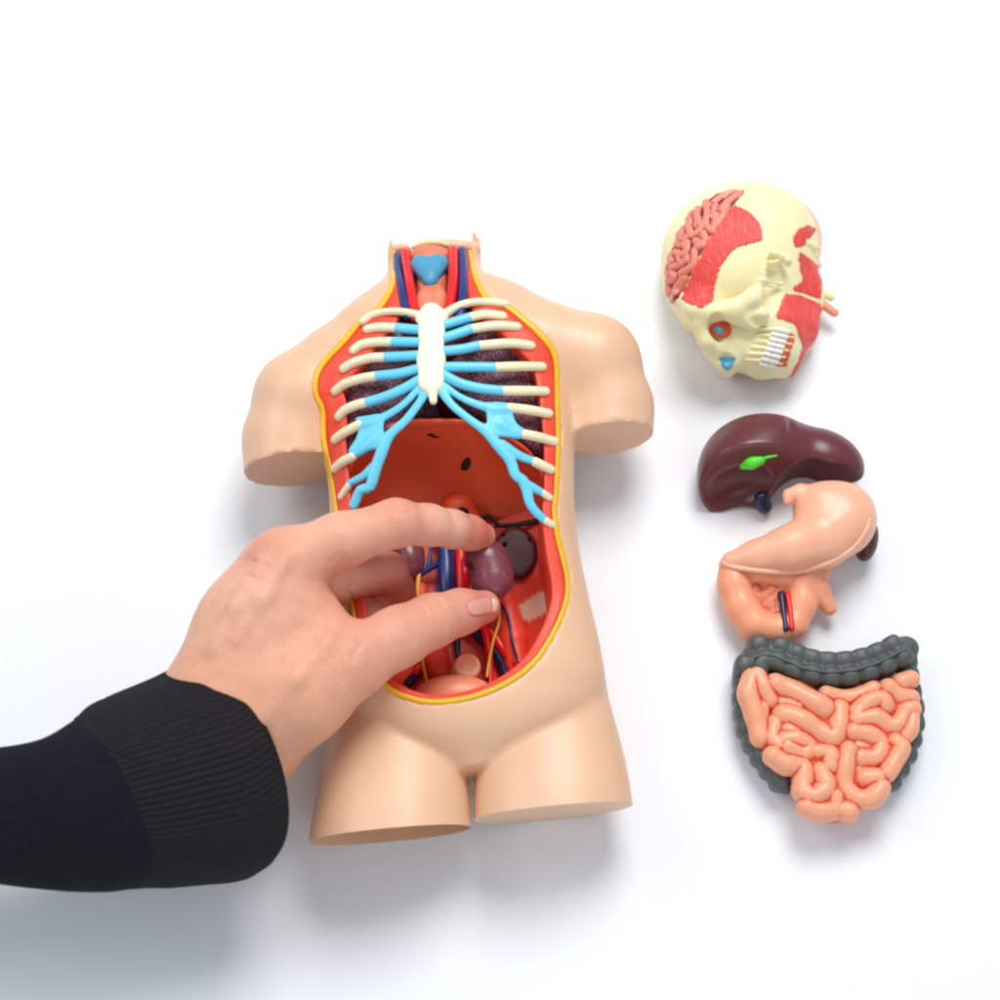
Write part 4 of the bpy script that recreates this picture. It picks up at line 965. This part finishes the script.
fn = Field(*bounds([H(486, 604, 122)], (24, 20, 22)), 0.7)
ncs = fn  # thumbnail: curved plate
def nail_plate(uv0, uv1, halfw, lift_, name, m, par, nl=10, nw=9):
    V = []; F = []
    for i in range(nl+1):
        t_ = i/nl; cu = uv0[0]+(uv1[0]-uv0[0])*t_; cv = uv0[1]+(uv1[1]-uv0[1])*t_
        d_ = np.array([uv1[0]-uv0[0], uv1[1]-uv0[1]]); d_ = d_/np.linalg.norm(d_); nn = np.array([-d_[1], d_[0]])
        wdt = halfw*((1-(1-min(1, t_/0.35))**2*0.55) if name == 'thumbnail' else (1-0.6*t_**3))
        for j in range(nw+1):
            s__ = (j/nw*2-1); pu = cu+nn[0]*wdt*s__; pv = cv+nn[1]*wdt*s__
            V.append(HN.cast([pu], [pv])[0]+dir_c*(lift_*(1-0.85*s__**4)*(0.4+0.6*min(1, t_*3))))
    for i in range(nl):
        for j in range(nw): k = i*(nw+1)+j; F.append([k, k+nw+1, k+nw+2, k+1])
    o = mesh_obj(name, V, F, m, par); md = o.modifiers.new('t', 'SOLIDIFY'); md.thickness = 0.8*S; return o
nl_ = nail_plate((468, 609), (492, 605), 7.8, 0.6, 'thumbnail', M['nail'], pers)
nail_plate((491, 605.2), (498, 606), 7.4, 0.75, 'nail_edge', M['nail_tip'], nl_, nl=4)

# sleeve: elliptical tube of cloth with a ribbed cuff
def cloth(name, centres, radii, m, parent, seg=96, fold=0.0, close_front=False):
    c = smooth_path(np.array(centres), 8); r = smooth_path(np.array([(a, b, 0) for a, b in radii], float), 8)
    T = np.gradient(c, axis=0); T /= np.linalg.norm(T, axis=1)[:, None]; V = []; ar = []; F = []
    for i in range(len(c)):
        a = np.cross(T[i], [0, 0, 1]); a /= np.linalg.norm(a); b = np.cross(a, T[i])
        for k in range(seg):
            th = 2*math.pi*k/seg-math.pi/2; wv = 1+fold*(math.sin(3*th+i*0.31)*0.5+math.sin(5*th-i*0.22+1)*0.35+math.sin(i*0.45+2*th)*0.6)
            V.append(c[i]+(a*math.cos(th)*r[i, 0]+b*math.sin(th)*r[i, 1])*wv); ar.append(k/seg)
    # inner wall so the cloth has thickness
    n = len(c)
    for i in range(n-1):
        for k in range(seg):
            k2 = (k+1) % seg; F.append([i*seg+k, i*seg+k2, (i+1)*seg+k2, (i+1)*seg+k])
    o = mesh_obj(name, V, F, m, parent, attrs={'around': ar}); md = o.modifiers.new('t', 'SOLIDIFY'); md.thickness = 5*S; md.offset = -1; return o
slv = cloth('sleeve', [H(140, 789, 120), H(96, 804, 128), H(40, 813, 130), H(-60, 815, 132), H(-160, 815, 132)], [(74, 71), (68, 68), (53, 54), (46, 49), (46, 49)], M['sleeve'], pers, fold=0.030)
cloth('cuff', [H(104, 803, 124), H(140, 790, 118), H(185, 778, 110), H(212, 771, 105), H(223, 768, 103), H(226, 767, 102)], [(69, 68), (78, 76), (85, 82), (89, 86), (88, 85), (84, 81)], M['cuff'], slv, fold=0.006)
